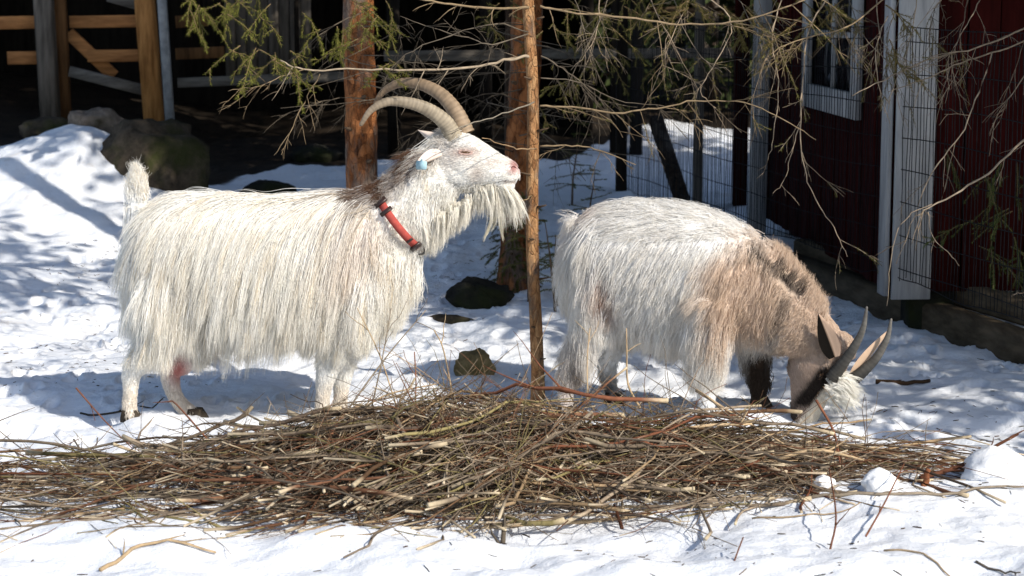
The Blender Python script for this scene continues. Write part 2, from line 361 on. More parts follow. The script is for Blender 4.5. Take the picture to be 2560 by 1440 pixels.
def branch(pts, r0, r1, parent, rng, twigs=6, tl=(.1, .3), col=TAN, name='branch', sag=-.06, needle=0.0, green=(.10, .10, .025), sub=True, down=.4):
    """one bare drooping branch with its side twigs: one part"""
    P = catmull(np.array([at(*p) for p in pts]), 5)
    P[1:-1] += rng.normal(0, .0022, (len(P) - 2, 3)); r0, r1, col = r0 * .75, r1 * .8, col * .66
    m = MB(); V, F = tubes(P[None], np.linspace(r0, r1, len(P))[None] * (1 + rng.normal(0, .08, len(P)))[None], 6); m.add(V, F.tolist(), col * rng.uniform(.8, 1.15))
    nd = Spray()
    for k in range(twigs):
        i = rng.integers(2, len(P) - 1); t = unit(P[i] - P[i - 1])
        d = unit(t * rng.uniform(.2, .9) + rng.normal(0, .45, 3) + np.array([0, 0, -down])); L = rng.uniform(*tl)
        Q = wander(P[i], d, L, 8, .085, sag * .5, rng); rr = max(.0011, r1 * .85)
        V, F = tubes(Q[None], np.linspace(rr, .0007, 8)[None], 4); m.add(V, F.tolist(), col * rng.uniform(.55, 1.1))
        if needle and rng.random() < needle: nd.needle(Q[2:], rng, int(330 * L), col=green, ln=.013)
        if sub:
            for _ in range(rng.integers(2, 6)):
                j = rng.integers(1, 7); dd = unit(unit(Q[j] - Q[j - 1]) + rng.normal(0, .42, 3)); l = L * rng.uniform(.2, .55)
                S_ = wander(Q[j], dd, l, 5, .09, sag, rng); V, F = tubes(S_[None], np.linspace(.0010, .0005, 5)[None], 4); m.add(V, F.tolist(), col * rng.uniform(.4, 1.0))
                if needle and rng.random() < needle: nd.needle(S_, rng, int(330 * l), col=green, ln=.012)
    o = m.build(name, M['twig'], parent)
    if nd.k: nd.build(o, 'needles')
    return P
def trunk_mesh(base, top, r0, r1, parent, mat, seed, S=28, n=200, rough=.16, lean=None):
    base, top = np.array(base, float), np.array(top, float)
    u = np.linspace(0, 1, n) ** 1.6; P = base[None] * (1 - u[:, None]) + top[None] * u[:, None]
    if lean is not None: P = P + lean(u)[:, None] * np.array([1., 0, 0])
    r = r0 + (r1 - r0) * u; r = r * (1 + .35 * np.exp(-(P[:, 2] - base[2]) / .12))
    a = np.arange(S) * 2 * np.pi / S; zz = P[:, 2:3]
    k = 1 + rough * (vnoise(np.cos(a)[None] * 2.2 + zz * 2.6 + seed, np.sin(a)[None] * 2.2 + zz * 1.9, seed) + .9 * vnoise(np.cos(a)[None] * 5 + zz * 9, np.sin(a)[None] * 5 + zz * 7 + seed, seed + 1))
    V = np.stack([P[:, 0:1] + r[:, None] * k * np.cos(a)[None], P[:, 1:2] + r[:, None] * k * np.sin(a)[None], np.repeat(zz, S, 1)], -1).reshape(-1, 3)
    F = [(i * S + j, i * S + (j + 1) % S, (i + 1) * S + (j + 1) % S, (i + 1) * S + j) for i in range(n - 1) for j in range(S)]
    return link('trunk', mesh_from('trunk', V, np.array(F), mat), parent)
def crown(parent, x, y, z0, z1, rmax, seed, dens=1.0, green=(.045, .06, .018), gap=.34):
    """whorls of drooping branches carrying leaf-sized needle sprays"""
    rng = np.random.default_rng(seed); m = MB(); vs_, k = [], 0
    cs = []; z = z0
    while z < z1:
        f = (z - z0) / (z1 - z0); Rr = rmax * (1 - f) ** .8 + .15
        for b in range(6):
            a = rng.uniform(0, 6.283); L = Rr * rng.uniform(.7, 1.1)
            P = wander((x, y, z), (math.cos(a), math.sin(a), .05), L, 7, .07, -.06, rng)
            V, F = tubes(P[None], np.linspace(.016 * (1 - f) + .005, .003, 7)[None], 4); m.add(V, F.tolist(), (.10, .07, .045))
            n = int(46 * L * dens)
            s = rng.uniform(.15, 1, n) * 5.999; i = s.astype(int); fr = (s - i)[:, None]; p = P[i] * (1 - fr) + P[i + 1] * fr
            t = unit(P[-1] - P[0]); side = np.array([-t[1], t[0], 0])
            off = rng.normal(0, .22, n) * np.clip(L, .4, 1.3); p = p + side * off[:, None] + np.array([0, 0, -1]) * (np.abs(off) * .35 + rng.uniform(0, .12, n))[:, None]
            d = t * .7 + side * np.sign(off)[:, None] * .6 + np.array([0, 0, -.35]) + rng.normal(0, .25, (n, 3)); d /= np.linalg.norm(d, axis=1, keepdims=True)
            q = np.cross(d, rng.normal(0, .5, (n, 3)) + np.array([0, 0, 1.])); q /= np.linalg.norm(q, axis=1, keepdims=True)
            l = rng.uniform(.10, .22, n)[:, None]; wd = rng.uniform(.022, .05, n)[:, None]
            vs_.append(np.stack([p, p + d * l * .5 + q * wd, p + d * l, p + d * l * .5 - q * wd], 1).reshape(-1, 3)); k += n
            cs.append(np.repeat(np.array(green) * rng.uniform(.55, 1.4, (n, 1)), 4, 0))
        z += gap
    tag(m.build('limbs', M['twig'], parent), kind='stuff')
    V = np.concatenate(vs_); tag(link('crown', mesh_from('crown', V, np.arange(len(V)).reshape(-1, 4), M['needles'], np.concatenate(cs), smooth=False), parent), kind='stuff')

# --- the three trunks in view
def tree(px, Y, label, cat='tree', name='spruce_tree', x=None):
    x0 = at(px, 700, Y)[0] if x is None else x
    return thing(name, (x0, Y, tz(x0, Y)), label, cat), x0
t1, x1 = tree(912, 9.4, 'rust red spruce trunk behind the curved horns of the collared goat')
trunk_mesh((x1, 9.4, tz(x1, 9.4) - .1), (x1 - .1, 9.5, 9), .078, .02, t1, M['bark'], 3)
t2, x2 = tree(1284, 9.75, 'thick orange brown spruce trunk with moss at its foot')
trunk_mesh((x2, 9.75, tz(x2, 9.75) - .1), (x2 + .45, 9.8, 9.5), .084, .02, t2, M['bark'], 9)
t3, x3 = tree(1344, 7.2, 'thin pale young spruce stem standing between the two goats')
trunk_mesh((x3, 7.2, tz(x3, 7.2) - .1), (x3 - .12, 7.22, 6.0), .0245, .012, t3, M['bark_thin'], 15, 14, 160, .12, lambda u: .006 * np.sin(u * 40))
crown(t1, x1 - .03, 9.42, 4.3, 9.2, 1.5, 31); crown(t2, x2 + .1, 9.76, 4.5, 9.7, 1.4, 32); crown(t3, x3 - .05, 7.21, 3.0, 6.3, .8, 33, .8)
# moss and needles clinging to the thick trunk's foot
ms = Spray(); rg = np.random.default_rng(5)
for k in range(110):
    a = rg.uniform(3.3, 6.1); z = tz(x2, 9.6) + rg.uniform(.02, .42); c = np.array([x2 + .09 * math.cos(a), 9.75 + .09 * math.sin(a), z])
    ms.frond(c, (math.cos(a) * .7, math.sin(a) * .7, rg.uniform(-.6, .5)), rg.uniform(.03, .10), rg, (.075, .085, .018), 900, -.1, False, .0012)
ms.build(t2, 'moss')
rk = np.random.default_rng(77)
for tr, xx, yy, r_, spots in ((t1, x1, 9.4, .075, [(30, .6), (130, -.5), (250, .3), (330, -.7), (410, .5)]), (t2, x2, 9.75, .083, [(50, -.8), (150, -.3), (215, -.6), (300, -.85), (420, -.4), (560, -.6), (640, -.2)]), (t3, x3, 7.2, .023, [(50, .8), (200, -.7), (330, .7), (440, -.8), (520, .6), (600, -.5), (700, .8), (820, -.4), (900, .6)])):
    for py_, sx in spots:
        z = at(1280, py_, yy)[2]; u_ = (z - tz(xx, yy)) / 9; cx_ = xx + (.45 * u_ if tr is t2 else -.1 * u_); d = unit([sx, -math.sqrt(max(0, 1 - sx * sx)), .25]); p0 = np.array([cx_, yy, z]) + d * r_ * .7; Pk = np.stack([p0, p0 + d * (r_ * .3 + .012), p0 + d * (r_ * .3 + rk.uniform(.02, .05))]); k_ = .5 if tr is t3 else 1
        V_, F_ = tubes(Pk[None], np.array([[.012, .008, .0045]]) * k_, 6); mk = MB(); mk.add(V_, F_.tolist(), (.11, .075, .05)); mk.build('branch_stub', M['twig'], tr)
rb = np.random.default_rng(11)
B3 = lambda pts, r0, r1, tw=5, **k: branch(pts, r0, r1, t3, rb, tw, **k)
B3([(1335, 16, 7.2), (1290, 20, 7.15), (1200, 18, 7.0), (1110, 8, 6.9), (1030, -4, 6.8)], .0075, .0035, 5, tl=(.05, .15))
B3([(1350, 15, 7.2), (1420, 30, 7.2), (1560, 42, 7.2), (1700, 60, 7.2), (1830, 55, 7.15), (1960, 20, 7.1), (2040, -20, 7.1)], .0065, .003, 12, tl=(.1, .3), needle=.25)
B3([(1330, 137, 7.2), (1290, 145, 7.15), (1200, 165, 7.05), (1060, 173, 6.95), (900, 174, 6.9), (760, 173, 6.85), (700, 150, 6.85)], .0075, .003, 9, tl=(.08, .22), col=np.array([.50, .40, .29]))
B3([(760, 173, 6.85), (700, 195, 6.85), (640, 215, 6.8), (570, 228, 6.8)], .0032, .0014, 6, tl=(.05, .15))
B3([(800, 185, 6.85), (760, 255, 6.85), (725, 330, 6.8), (685, 388, 6.8)], .003, .0016, 5, tl=(.05, .14))
B3([(1335, 255, 7.15), (1270, 280, 6.95), (1200, 302, 6.75), (1120, 330, 6.62)], .004, .0018, 1, tl=(.04, .08), col=np.array([.34, .30, .24]))
B3([(1340, 372, 7.15), (1300, 372, 6.95), (1255, 360, 6.75), (1205, 345, 6.6)], .0045, .0016, 0, col=np.array([.5, .34, .2]))
B3([(1350, 265, 7.2), (1430, 268, 7.2), (1540, 282, 7.2), (1640, 270, 7.2), (1740, 252, 7.2), (1860, 258, 7.15), (1960, 300, 7.1), (2040, 350, 7.1)], .006, .002, 12, tl=(.08, .28), needle=.15)
B3([(1350, 366, 7.2), (1430, 364, 7.2), (1500, 376, 7.2), (1590, 412, 7.15)], .005, .002, 4, tl=(.06, .18))
B3([(1352, 140, 7.2), (1420, 180, 7.25), (1490, 240, 7.3), (1560, 300, 7.3)], .004, .0012, 12, tl=(.08, .22), col=GREY)
B3([(1352, 195, 7.2), (1450, 205, 7.25), (1540, 250, 7.3), (1660, 265, 7.3)], .0035, .0012, 10, tl=(.08, .2), col=GREY)
B3([(1330, 490, 7.18), (1312, 500, 7.0), (1280, 520, 6.9), (1262, 525, 6.85)], .003, .0012, 3, tl=(.05, .1), col=np.array([.5, .36, .2]))
B3([(1320, 80, 7.15), (1240, 60, 7.0), (1100, 95, 6.9), (1000, 150, 6.9), (960, 200, 6.9)], .0038, .0012, 9, tl=(.06, .2), col=GREY)
B3([(1320, 85, 7.15), (1230, 110, 7.0), (1170, 95, 7.0), (1080, 70, 7.0), (1000, 40, 7.0)], .0035, .0012, 9, tl=(.06, .2), col=GREY)
for q in range(9):     # dead twigs on the thick trunk and round it
    y0 = 60 + q * 40
    branch([(1300 + rb.uniform(-25, 40), y0, 9.7), (1300 + rb.choice([-1, 1]) * rb.uniform(60, 130), y0 + rb.uniform(-30, 50), 9.3), (1300 + rb.choice([-1, 1, 1]) * rb.uniform(130, 330), y0 + rb.uniform(-20, 140), 8.9)], .005, .0014, t2, rb, 9, (.08, .3), col=GREY)
for q in range(7):
    y0 = 30 + q * 36
    branch([(910, y0, 9.3), (910 + rb.choice([-1, 1]) * rb.uniform(50, 110), y0 + rb.uniform(0, 60), 9.0), (910 + rb.choice([-1, 1]) * rb.uniform(110, 230), y0 + rb.uniform(20, 150), 8.8)], .004, .0014, t1, rb, 8, (.08, .25), col=GREY)

# hanging green sprays at the top of the picture
def sprays(parent, spots, green, seed, Lr=(.10, .22), dens=420, name='foliage'):
    rng = np.random.default_rng(seed); s = Spray()
    for (px, py, Y, n, wx, wy) in spots:
        for _ in range(n):
            p = at(px + rng.normal(0, wx), py + rng.normal(0, wy), Y + rng.uniform(-.3, .3)); a = rng.uniform(0, 6.283)
            s.frond(p, (math.cos(a) * .8, math.sin(a) * .6, -.35), rng.uniform(*Lr), rng, np.array(green) * rng.uniform(.75, 1.25), dens)
    s.build(parent, name)
sprays(t3, [(560, 15, 7.3, 8, 70, 30), (640, 110, 7.0, 6, 55, 30), (690, 130, 6.9, 6, 35, 18), (850, 40, 7.2, 6, 40, 35), (930, 30, 7.2, 7, 30, 45), (960, 150, 6.95, 3, 12, 20), (700, 15, 7.4, 5, 60, 20), (480, 10, 7.5, 4, 30, 12)], (.125, .130, .026), 41)
sprays(t2, [(1440, 20, 8.2, 10, 60, 30), (1560, 15, 8.2, 10, 60, 25), (1380, 60, 8.4, 5, 40, 30), (1250, 20, 8.8, 5, 40, 20), (1460, 160, 8.8, 7, 60, 45), (1690, 180, 9.0, 6, 50, 25)], (.085, .085, .024), 42)

# --- spruce just outside the picture on the right: its dead branches hang in
t4, x4 = tree(0, 7.9, 'spruce beyond the right edge whose bare branches hang into the picture', x=3.0)
trunk_mesh((x4, 7.9, tz(x4, 7.9) - .1), (x4 + .1, 7.9, 9), .11, .02, t4, M['bark_dark'], 21)
crown(t4, x4, 7.9, 2.5, 9.2, 2.1, 34, 1.6)
r4 = np.random.default_rng(23)
B4 = lambda pts, r0, r1, tw=5, **k: branch(pts, r0, r1, t4, r4, tw, **k)
LB = np.array([.46, .36, .26])
B4([(2640, 320, 7.4), (2560, 350, 7.2), (2500, 410, 7.1), (2420, 465, 7.05), (2330, 515, 7.0), (2290, 540, 7.0)], .0065, .0028, 5, tl=(.08, .2), col=LB)
B4([(2620, 30, 7.5), (2540, 80, 7.4), (2440, 120, 7.3), (2330, 145, 7.2), (2230, 190, 7.2), (2130, 240, 7.15)], .0055, .002, 9, tl=(.08, .3), col=LB, needle=.1)
B4([(2620, 70, 7.5), (2520, 120, 7.4), (2420, 150, 7.3), (2330, 190, 7.2), (2220, 230, 7.2)], .005, .002, 7, tl=(.08, .25), col=LB)
B4([(2480, 130, 7.3), (2440, 250, 7.25), (2400, 340, 7.2), (2330, 430, 7.15), (2280, 560, 7.1), (2240, 660, 7.1)], .0042, .0018, 6, tl=(.06, .2), col=LB)
B4([(2600, 130, 7.4), (2540, 220, 7.3), (2500, 280, 7.3), (2480, 310, 7.3)], .0035, .0014, 5, tl=(.06, .2), col=LB)
B4([(2330, 510, 7.0), (2270, 540, 7.0), (2235, 600, 7.0), (2222, 700, 7.0), (2217, 765, 7.0)], .0026, .0018, 0, col=LB)
B4([(2320, 530, 7.0), (2330, 590, 7.0), (2370, 630, 7.0), (2398, 665, 7.0)], .0022, .0012, 1, tl=(.04, .06), col=LB)
B4([(2450, 0, 7.4), (2420, 60, 7.3), (2380, 130, 7.3), (2390, 215, 7.3)], .003, .0012, 5, tl=(.08, .2), col=LB)
B4([(2250, -40, 7.5), (2130, 60, 7.4), (2030, 90, 7.3), (1935, 130, 7.2), (1900, 175, 7.2)], .0045, .0016, 9, tl=(.1, .3), needle=.35, green=(.13, .11, .03))
B4([(2080, -30, 7.4), (2020, 80, 7.3), (2010, 180, 7.3), (2000, 300, 7.2), (2010, 420, 7.2), (2040, 500, 7.2), (2085, 570, 7.2), (2118, 642, 7.2)], .0042, .002, 7, tl=(.06, .22), col=LB, needle=.2)
B4([(1960, -20, 7.4), (1930, 90, 7.3), (1945, 200, 7.3), (1935, 330, 7.3), (1920, 400, 7.3)], .0036, .0015, 6, tl=(.06, .2), col=LB)
B4([(2000, 310, 7.2), (1980, 380, 7.2), (1960, 450, 7.2), (1930, 490, 7.2)], .0025, .0012, 2, tl=(.05, .12), col=LB)
B4([(2220, 40, 7.4), (2190, 120, 7.3), (2200, 230, 7.3), (2225, 310, 7.3)], .003, .0013, 6, tl=(.06, .18), col=LB, needle=.5, green=(.14, .12, .04))
B4([(1760, -20, 7.4), (1830, 60, 7.3), (1780, 170, 7.3), (1752, 230, 7.3), (1790, 270, 7.3)], .0035, .0014, 6, tl=(.06, .2), col=LB)
B4([(2560, 730, 7.0), (2535, 735, 7.0), (2530, 742, 7.0)], .002, .0012, 0, col=LB)
for q in range(16):
    xx = 1420 + q * 68 + r4.uniform(-30, 30); sx = r4.choice([-1, 1]); B4([(xx, -30, 7.5 + r4.uniform(0, .8)), (xx + sx * r4.uniform(10, 60), 50 + r4.uniform(0, 60), 7.5), (xx + sx * r4.uniform(30, 130), 120 + r4.uniform(0, 120), 7.5)], .003, .0012, 9, tl=(.06, .22), col=(LB if q % 2 else GREY * 1.3), needle=.2, green=(.13, .11, .03))
sprays(t4, [(1850, 10, 7.6, 8, 60, 20), (2060, 20, 7.5, 7, 60, 25), (1700, 10, 7.8, 6, 50, 20), (2230, 60, 7.4, 4, 30, 40)], (.115, .10, .03), 43)
sprays(t4, [(2480, 440, 8.0, 7, 60, 40), (2480, 590, 7.9, 6, 50, 25), (2540, 520, 8.0, 4, 40, 60)], (.060, .085, .024), 44, (.12, .26), 520)
# --- little spruce saplings behind
def sapling(px, py, Y, h, seed, label):
    x = at(px, py, Y)[0]; b = np.array([x, Y, tz(x, Y)]); t = thing('spruce_sapling', tuple(b), label, 'sapling'); rng = np.random.default_rng(seed)
    P = wander(b, (0, 0, 1), h, 9, .04, 0, rng); V, F = tubes(P[None], np.linspace(.008, .002, 9)[None], 6); m = MB(); m.add(V, F.tolist(), (.12, .08, .05)); m.build('stem', M['twig'], t)
    s = Spray()
    for k in range(int(h * 60)):
        i = rng.integers(2, 9); a = rng.uniform(0, 6.283); s.frond(P[i], (math.cos(a), math.sin(a), .1), (1.15 - i / 9) * h * .5 * rng.uniform(.6, 1), rng, np.array([.10, .125, .032]) * rng.uniform(.7, 1.25), 480, -.04, False)
    s.build(t, 'foliage')
sapling(1475, 520, 10.6, .42, 61, 'small green spruce sapling in the snow beside the thick trunk')
sapling(1395, 640, 9.1, .36, 62, 'low green spruce sapling right behind the thin stem')
sapling(1322, 700, 9.35, .5, 64, 'green spruce seedling growing against the foot of the thick trunk')
sapling(1388, 640, 8.9, .42, 65, 'bright green spruce seedling left of the grazing rump')
sapling(1430, 500, 12.0, .5, 63, 'dim spruce sapling farther back between trunk and fence')

# --- forest beyond, and unseen spruces added to shade the shed and ground
TREES = [(-7.5, 19, 9, 2.3, .6, 'dark spruce at the far left of the wood behind the shelter'), (-3.0, 21.5, 11, 2.5, .5, 'tall dark spruce behind the timber shelter'),
         (0.6, 19.5, 10, 2.3, .5, 'dark low branched spruce behind the thick trunk'), (2.6, 21, 11, 2.5, .4, 'dark spruce between the back fence and the red shed'),
         (1.7, 17.6, 9, 1.7, .35, 'dark bushy spruce right behind the back fence rail'), (6.5, 20, 10, 2.6, .6, 'dark spruce behind the red shed'), (-11, 24, 11, 2.6, .6, 'dark spruce deep in the wood on the left'), (4.5, 27, 12, 3, .6, 'tall spruce deep in the wood behind the shed')]
for k, (x, y, h, rr, zb, lab) in enumerate(TREES):
    t = thing('spruce_tree', (x, y, tz(x, y)), lab, 'tree', 'spruces of the dark wood behind'); trunk_mesh((x, y, tz(x, y) - .2), (x, y, h), .12, .02, t, M['bark_dark'], 50 + k, 12, 40)
    crown(t, x, y, tz(x, y) + zb, h, rr, 70 + k, 1.3, (.03, .04, .014), .42)
SHADE = [(4.75, 6.0, 10, 2.0, 2.3, 'tall unseen spruce added by the shed corner for its shade'), (-.93, 12.6, 9, 1.7, 2.4, 'spruce added for shade behind the horned goat, its crown unseen'),
         (4.6, 10.0, 9, 2.0, 2.8, 'unseen spruce added for shade behind the red shed roof'), (0.01, 11.6, 9, 1.6, 2.6, 'spruce added for shade, its unseen crown above the back fence')]
for k, (x, y, h, rr, zb, lab) in enumerate(SHADE):
    t = thing('spruce_tree', (x, y, tz(x, y)), lab, 'tree', 'unseen spruces added to shade the yard'); 
    if k in (1, 3): trunk_mesh((x, y, tz(x, y) - .2), (x, y, h), .06, .02, t, M['bark_dark'], 80 + k, 12, 40)
    else: trunk_mesh((x, y, tz(x, y) - .2), (x, y, h), .12, .02, t, M['bark_dark'], 80 + k, 12, 40)
    crown(t, x, y, zb, h, rr, 90 + k, 2.2 if k == 0 else 1.3)

# ------------------------------------------------------------------ red shed on the right
C0 = np.array([1.659, 8.6, 0]); ES = unit([-.062, .998, 0]); EF = np.array([ES[1], -ES[0], 0])   # along the side wall (away), along the front wall (to the right)
zb = .20; LS, LF, HW = 2.9, 3.2, 2.35
shed = thing('red_shed', tuple(C0), 'dark red timber shed with white corner boards and a small paned window', 'shed')
def wall(p, e, L, out, win=None):
    n = int(L / .135); wd = L / n
    for k in range(n):
        c = p + e * (wd * (k + .5)); segs = [(zb, HW)]
        if win and win[0] - wd * .5 < wd * (k + .5) < win[1] + wd * .5: segs = [(zb, win[2] + .01), (win[3] - .01, HW)]
        for z0, z1 in segs:
            if z1 - z0 > .03:
                q = c + out * (.0 if k % 2 else .008)
                timber('plank', q + np.array([0, 0, z0]), q + np.array([0, 0, z1]), wd - .006, .022, M['red_paint'], shed, side=e, bev=.002)
OUTS, OUTF = -EF, -ES
WIN = (.62, 1.72, .97, 1.75)
wall(C0 + ES * .02, ES, LS, OUTS, WIN); wall(C0 + EF * .02, EF, LF, OUTF)
# core walls behind the planks, so no daylight comes through
def slab(name, a, b, z0, z1, th, mat, parent):
    return timber(name, a + np.array([0, 0, (z0 + z1) / 2]), b + np.array([0, 0, (z0 + z1) / 2]), th, z1 - z0, mat, parent)
inn = .05
A, B_, C_, D_ = C0 - OUTS * inn - OUTF * inn, C0 + ES * LS - OUTS * inn, C0 + ES * LS + EF * LF, C0 + EF * LF - OUTF * inn
slab('inner_wall', A, B_, zb, HW - .01, .03, M['wood_dark'], shed); slab('inner_wall', A + EF * .03, D_, zb + .002, HW - .012, .03, M['wood_dark'], shed)
slab('back_wall', B_, C_, zb, HW - .01, .04, M['red_paint'], shed); slab('end_wall', D_, C_, zb, HW - .01, .04, M['red_paint'], shed)
q = C0 + OUTF * .030 + EF * .075
timber('corner_board', q + np.array([0, 0, zb - .03]), q + np.array([0, 0, HW]), .17, .026, M['white_paint'], shed, side=EF)
q = C0 + OUTS * .028 + ES * .05
timber('corner_board', q + np.array([0, 0, zb - .02]), q + np.array([0, 0, HW]), .12, .022, M['white_paint'], shed, side=ES)
# window in the side wall
wn = bpy.data.objects.new('window', None); COL.objects.link(wn); wn.parent = shed; wn.matrix_parent_inverse = world_of(shed).inverted()
wn.location = tuple(C0 + ES * 1.17 + np.array([0, 0, .97])); wn.empty_display_size = .1
def wpt(s, z, o): return C0 + ES * s + OUTS * o + np.array([0, 0, z])
def wtim(name, s0, z0, s1, z1, wd, th, o, mat):
    V, F = box_between(wpt(s0, z0, o), wpt(s1, z1, o), wd, th, .003, side=(ES if s0 == s1 else np.array([0, 0, 1.])))
    return link(name, mesh_from(name, V, F, mat, smooth=False), wn)
s0, s1, z0, z1 = WIN
wtim('frame', s0, z0 - .06, s0, z1 + .06, .12, .03, .035, M['white_paint']); wtim('frame', s1, z0 - .06, s1, z1 + .06, .12, .03, .035, M['white_paint'])
wtim('frame', s0 + .06, z0, s1 - .06, z0, .12, .032, .036, M['white_paint']); wtim('frame', s0 + .06, z1, s1 - .06, z1, .12, .032, .036, M['white_paint'])
wtim('muntin', (s0 + s1) / 2, z0 + .06, (s0 + s1) / 2, z1 - .06, .035, .02, .018, M['white_paint'])
for zz in (z0 + .32, z0 + .56): wtim('muntin', s0 + .06, zz, s1 - .06, zz, .03, .018, .017, M['white_paint'])
for a, b in ((s0 + .05, (s0 + s1) / 2), ((s0 + s1) / 2, s1 - .05)):
    for za, zc in ((z0, z0 + .32), (z0 + .32, z0 + .56), (z0 + .56, z1)):
        wtim('pane', (a + b) / 2, za, (a + b) / 2, zc, abs(b - a), .004, -.005, M['glass'])
# roof (above the picture)
rm = MB(); hp = 1.1
P00, P10, P01, P11 = C0 + OUTS * .35 + OUTF * .3, C0 + EF * (LF + .35) + OUTF * .3, C0 + ES * (LS + .3) + OUTS * .35, C0 + ES * (LS + .3) + EF * (LF + .35)
zr = HW + .02
def up(p, z): return p + np.array([0, 0, z])
m0, m1 = (P00 + P10) / 2, (P01 + P11) / 2
for a, b, c, d in ((up(P00, zr - .15), up(m0, zr + hp), up(m1, zr + hp), up(P01, zr - .15)), (up(m0, zr + hp), up(P10, zr - .15), up(P11, zr - .15), up(m1, zr + hp))):
    Vv = [a, b, c, d] + [x + np.array([0, 0, .07]) for x in (a, b, c, d)]
    rm.add(Vv, [(3, 2, 1, 0), (4, 5, 6, 7), (0, 1, 5, 4), (1, 2, 6, 5), (2, 3, 7, 6), (3, 0, 4, 7)])
rm.build('roof', M['wood_dark'], shed, False)
gm = MB(); gm.add([up(C0, HW), up(C0 + EF * LF, HW), up(C0 + EF * LF / 2, zr + hp - .1), up(C0 + ES * LS, HW), up(C0 + ES * LS + EF * LF, HW), up(C0 + ES * LS + EF * LF / 2, zr + hp - .1)], [(0, 1, 2), (5, 4, 3)]); gm.build('gable', M['red_paint'], shed, False)
for k in range(3):
    p = C0 + ES * (.15 + 1.25 * k) + EF * .2; timber('footing', up(p, -.1), up(p, zb), .2, .2, M['rock_dark'], shed)
# squared timber on the snow in front of the shed
lg = thing('timber_beam', tuple(at(2300, 800, 8.35)), 'long dark squared timber lying on the snow below the shed wall', 'beam')
a, b = at(1960, 668, 10.2), at(2640, 905, 7.75); a[2] = max(a[2], tz(a[0], a[1])) ; timber('beam', a, b, .13, .15, M['wood_beam'], lg, bev=.015)
a2, b2 = a + np.array([.10, .05, .09]), b + np.array([.14, .05, .12]); timber('beam', a2, b2, .10, .10, M['wood_beam'], lg, bev=.012)

# white and red posts at the shed's far corner
p = at(1893, 400, 11.3); tag(timber('post', (p[0], p[1], tz(p[0], p[1]) - .1), (p[0] + .03, p[1], 2.4), .10, .05, M['white_paint'], side=(1, 0, 0)), 'weathered white board post at the far corner of the red shed', 'post')
p = at(1850, 400, 12.2); tag(timber('post', (p[0], p[1], tz(p[0], p[1]) - .1), (p[0] + .0, p[1], 2.4), .085, .08, M['red_paint'], side=(1, 0, 0)), 'dark red square post left of the white board post', 'post')

# ------------------------------------------------------------------ wire mesh fence in front of the shed
fa, fb = at(1540, 480, 13.2), at(2600, 480, 7.3); fa[2] = fb[2] = 0
wf = thing('wire_fence', tuple((fa + fb) / 2), 'thin dark welded wire mesh fence in front of the red shed', 'fence')
nv = int(np.linalg.norm(fb - fa) / .034); rw = np.random.default_rng(3)
top = lambda u: 1.335 + .01 * math.sin(u * 9)
gbl = lambda u: tz(*(fa + (fb - fa) * u)[:2])
wire_me = {}
def wire(P, r=.0017, nm='wire'):
    V, F = tubes(np.array(P)[None], np.full((1, len(P)), r), 4); link(nm, mesh_from(nm, V, F, M['wire']), wf)
us = np.linspace(0, 1, nv)
for u in us:
    p = fa + (fb - fa) * u; g = gbl(u); zs = np.linspace(g + .24 * float(sstep(.35, .6, u)), top(u), 6)
    wire([(p[0] + rw.normal(0, .003), p[1] + rw.normal(0, .003), z) for z in zs])
for k, dk_ in enumerate((0, .055, .19, .33, .47, .61, .75, .89, 1.03, 1.17)):
    wire([(*(fa + (fb - fa) * u)[:2], max(gbl(u) + .02 + .22 * float(sstep(.35, .6, u)), (top(u) - dk_ - .006 * math.sin(u * 23 + k)))) for u in np.linspace(0, 1, 40)], .0022)
for px, Y, mt, lean, wd in ((1553, 12.9, 'wood_dark', .0, .07), (1745, 11.9, 'wood_grey', .0, .055)):
    p = at(px, 400, Y); timber('post', (p[0], p[1], tz(p[0], p[1]) - .1), (p[0] + lean, p[1], 1.62), wd, wd, M[mt], wf, side=(1, 0, 0))
p, q = at(1712, 520, 12.0), at(1640, 300, 12.6); tag(timber('leaning_log', p, q, .085, .085, M['bark_dark'], bev=.03), 'dark pole leaning against the wire fence behind the grazing goat', 'pole')

# ------------------------------------------------------------------ rail fence and shelter on the left
rf = thing('rail_fence', tuple(on(420, 14.3)), 'orange timber rail fence with square posts at the back left', 'fence')
def post(px, Y, ybot, wpx, mat, lean=0, top=2.6, nm='post'):
    p = at(px, ybot, Y); w_ = wpx / pxm(Y); timber(nm, (p[0], p[1], min(p[2], tz(p[0], Y)) - .15), (p[0] - lean, p[1], top), w_, w_, M[mat], rf, side=(1, 0, 0), bev=.012)
post(392, 14.3, 330, 46, 'wood_orange', .12); post(432, 14.15, 345, 22, 'metal_grey', .10, nm='pole')
post(128, 14.5, 260, 44, 'wood_grey', .06); post(162, 14.6, 240, 30, 'wood_brown', .03)
def rail(a, b, wpx, mat, Y=14.6):
    p, q = at(*a), at(*b); w_ = wpx / pxm(a[2]); timber('rail', p, q, .045, w_, M[mat], rf)
rail((-40, 58, 14.7), (105, 55, 14.7), 32, 'wood_orange_h'); rail((175, 55, 14.7), (380, 52, 14.7), 30, 'wood_orange_h'); rail((440, 55, 14.7), (520, 50, 14.7), 30, 'wood_brown')
rail((20, 145, 14.7), (105, 144, 14.7), 32, 'wood_orange_h'); rail((220, 140, 14.7), (375, 138, 14.7), 30, 'wood_orange_h'); rail((440, 135, 14.7), (560, 130, 14.7), 28, 'wood_brown')
rail((172, 82, 14.75), (285, 190, 14.75), 30, 'wood_orange_h'); rail((175, 178, 14.5), (385, 232, 14.4), 26, 'wood_grey_h'); rail((270, -8, 14.7), (380, 22, 14.7), 24, 'wood_grey_h')
rail((445, 207, 14.2), (880, 190, 14.2), 24, 'wood_grey_h')
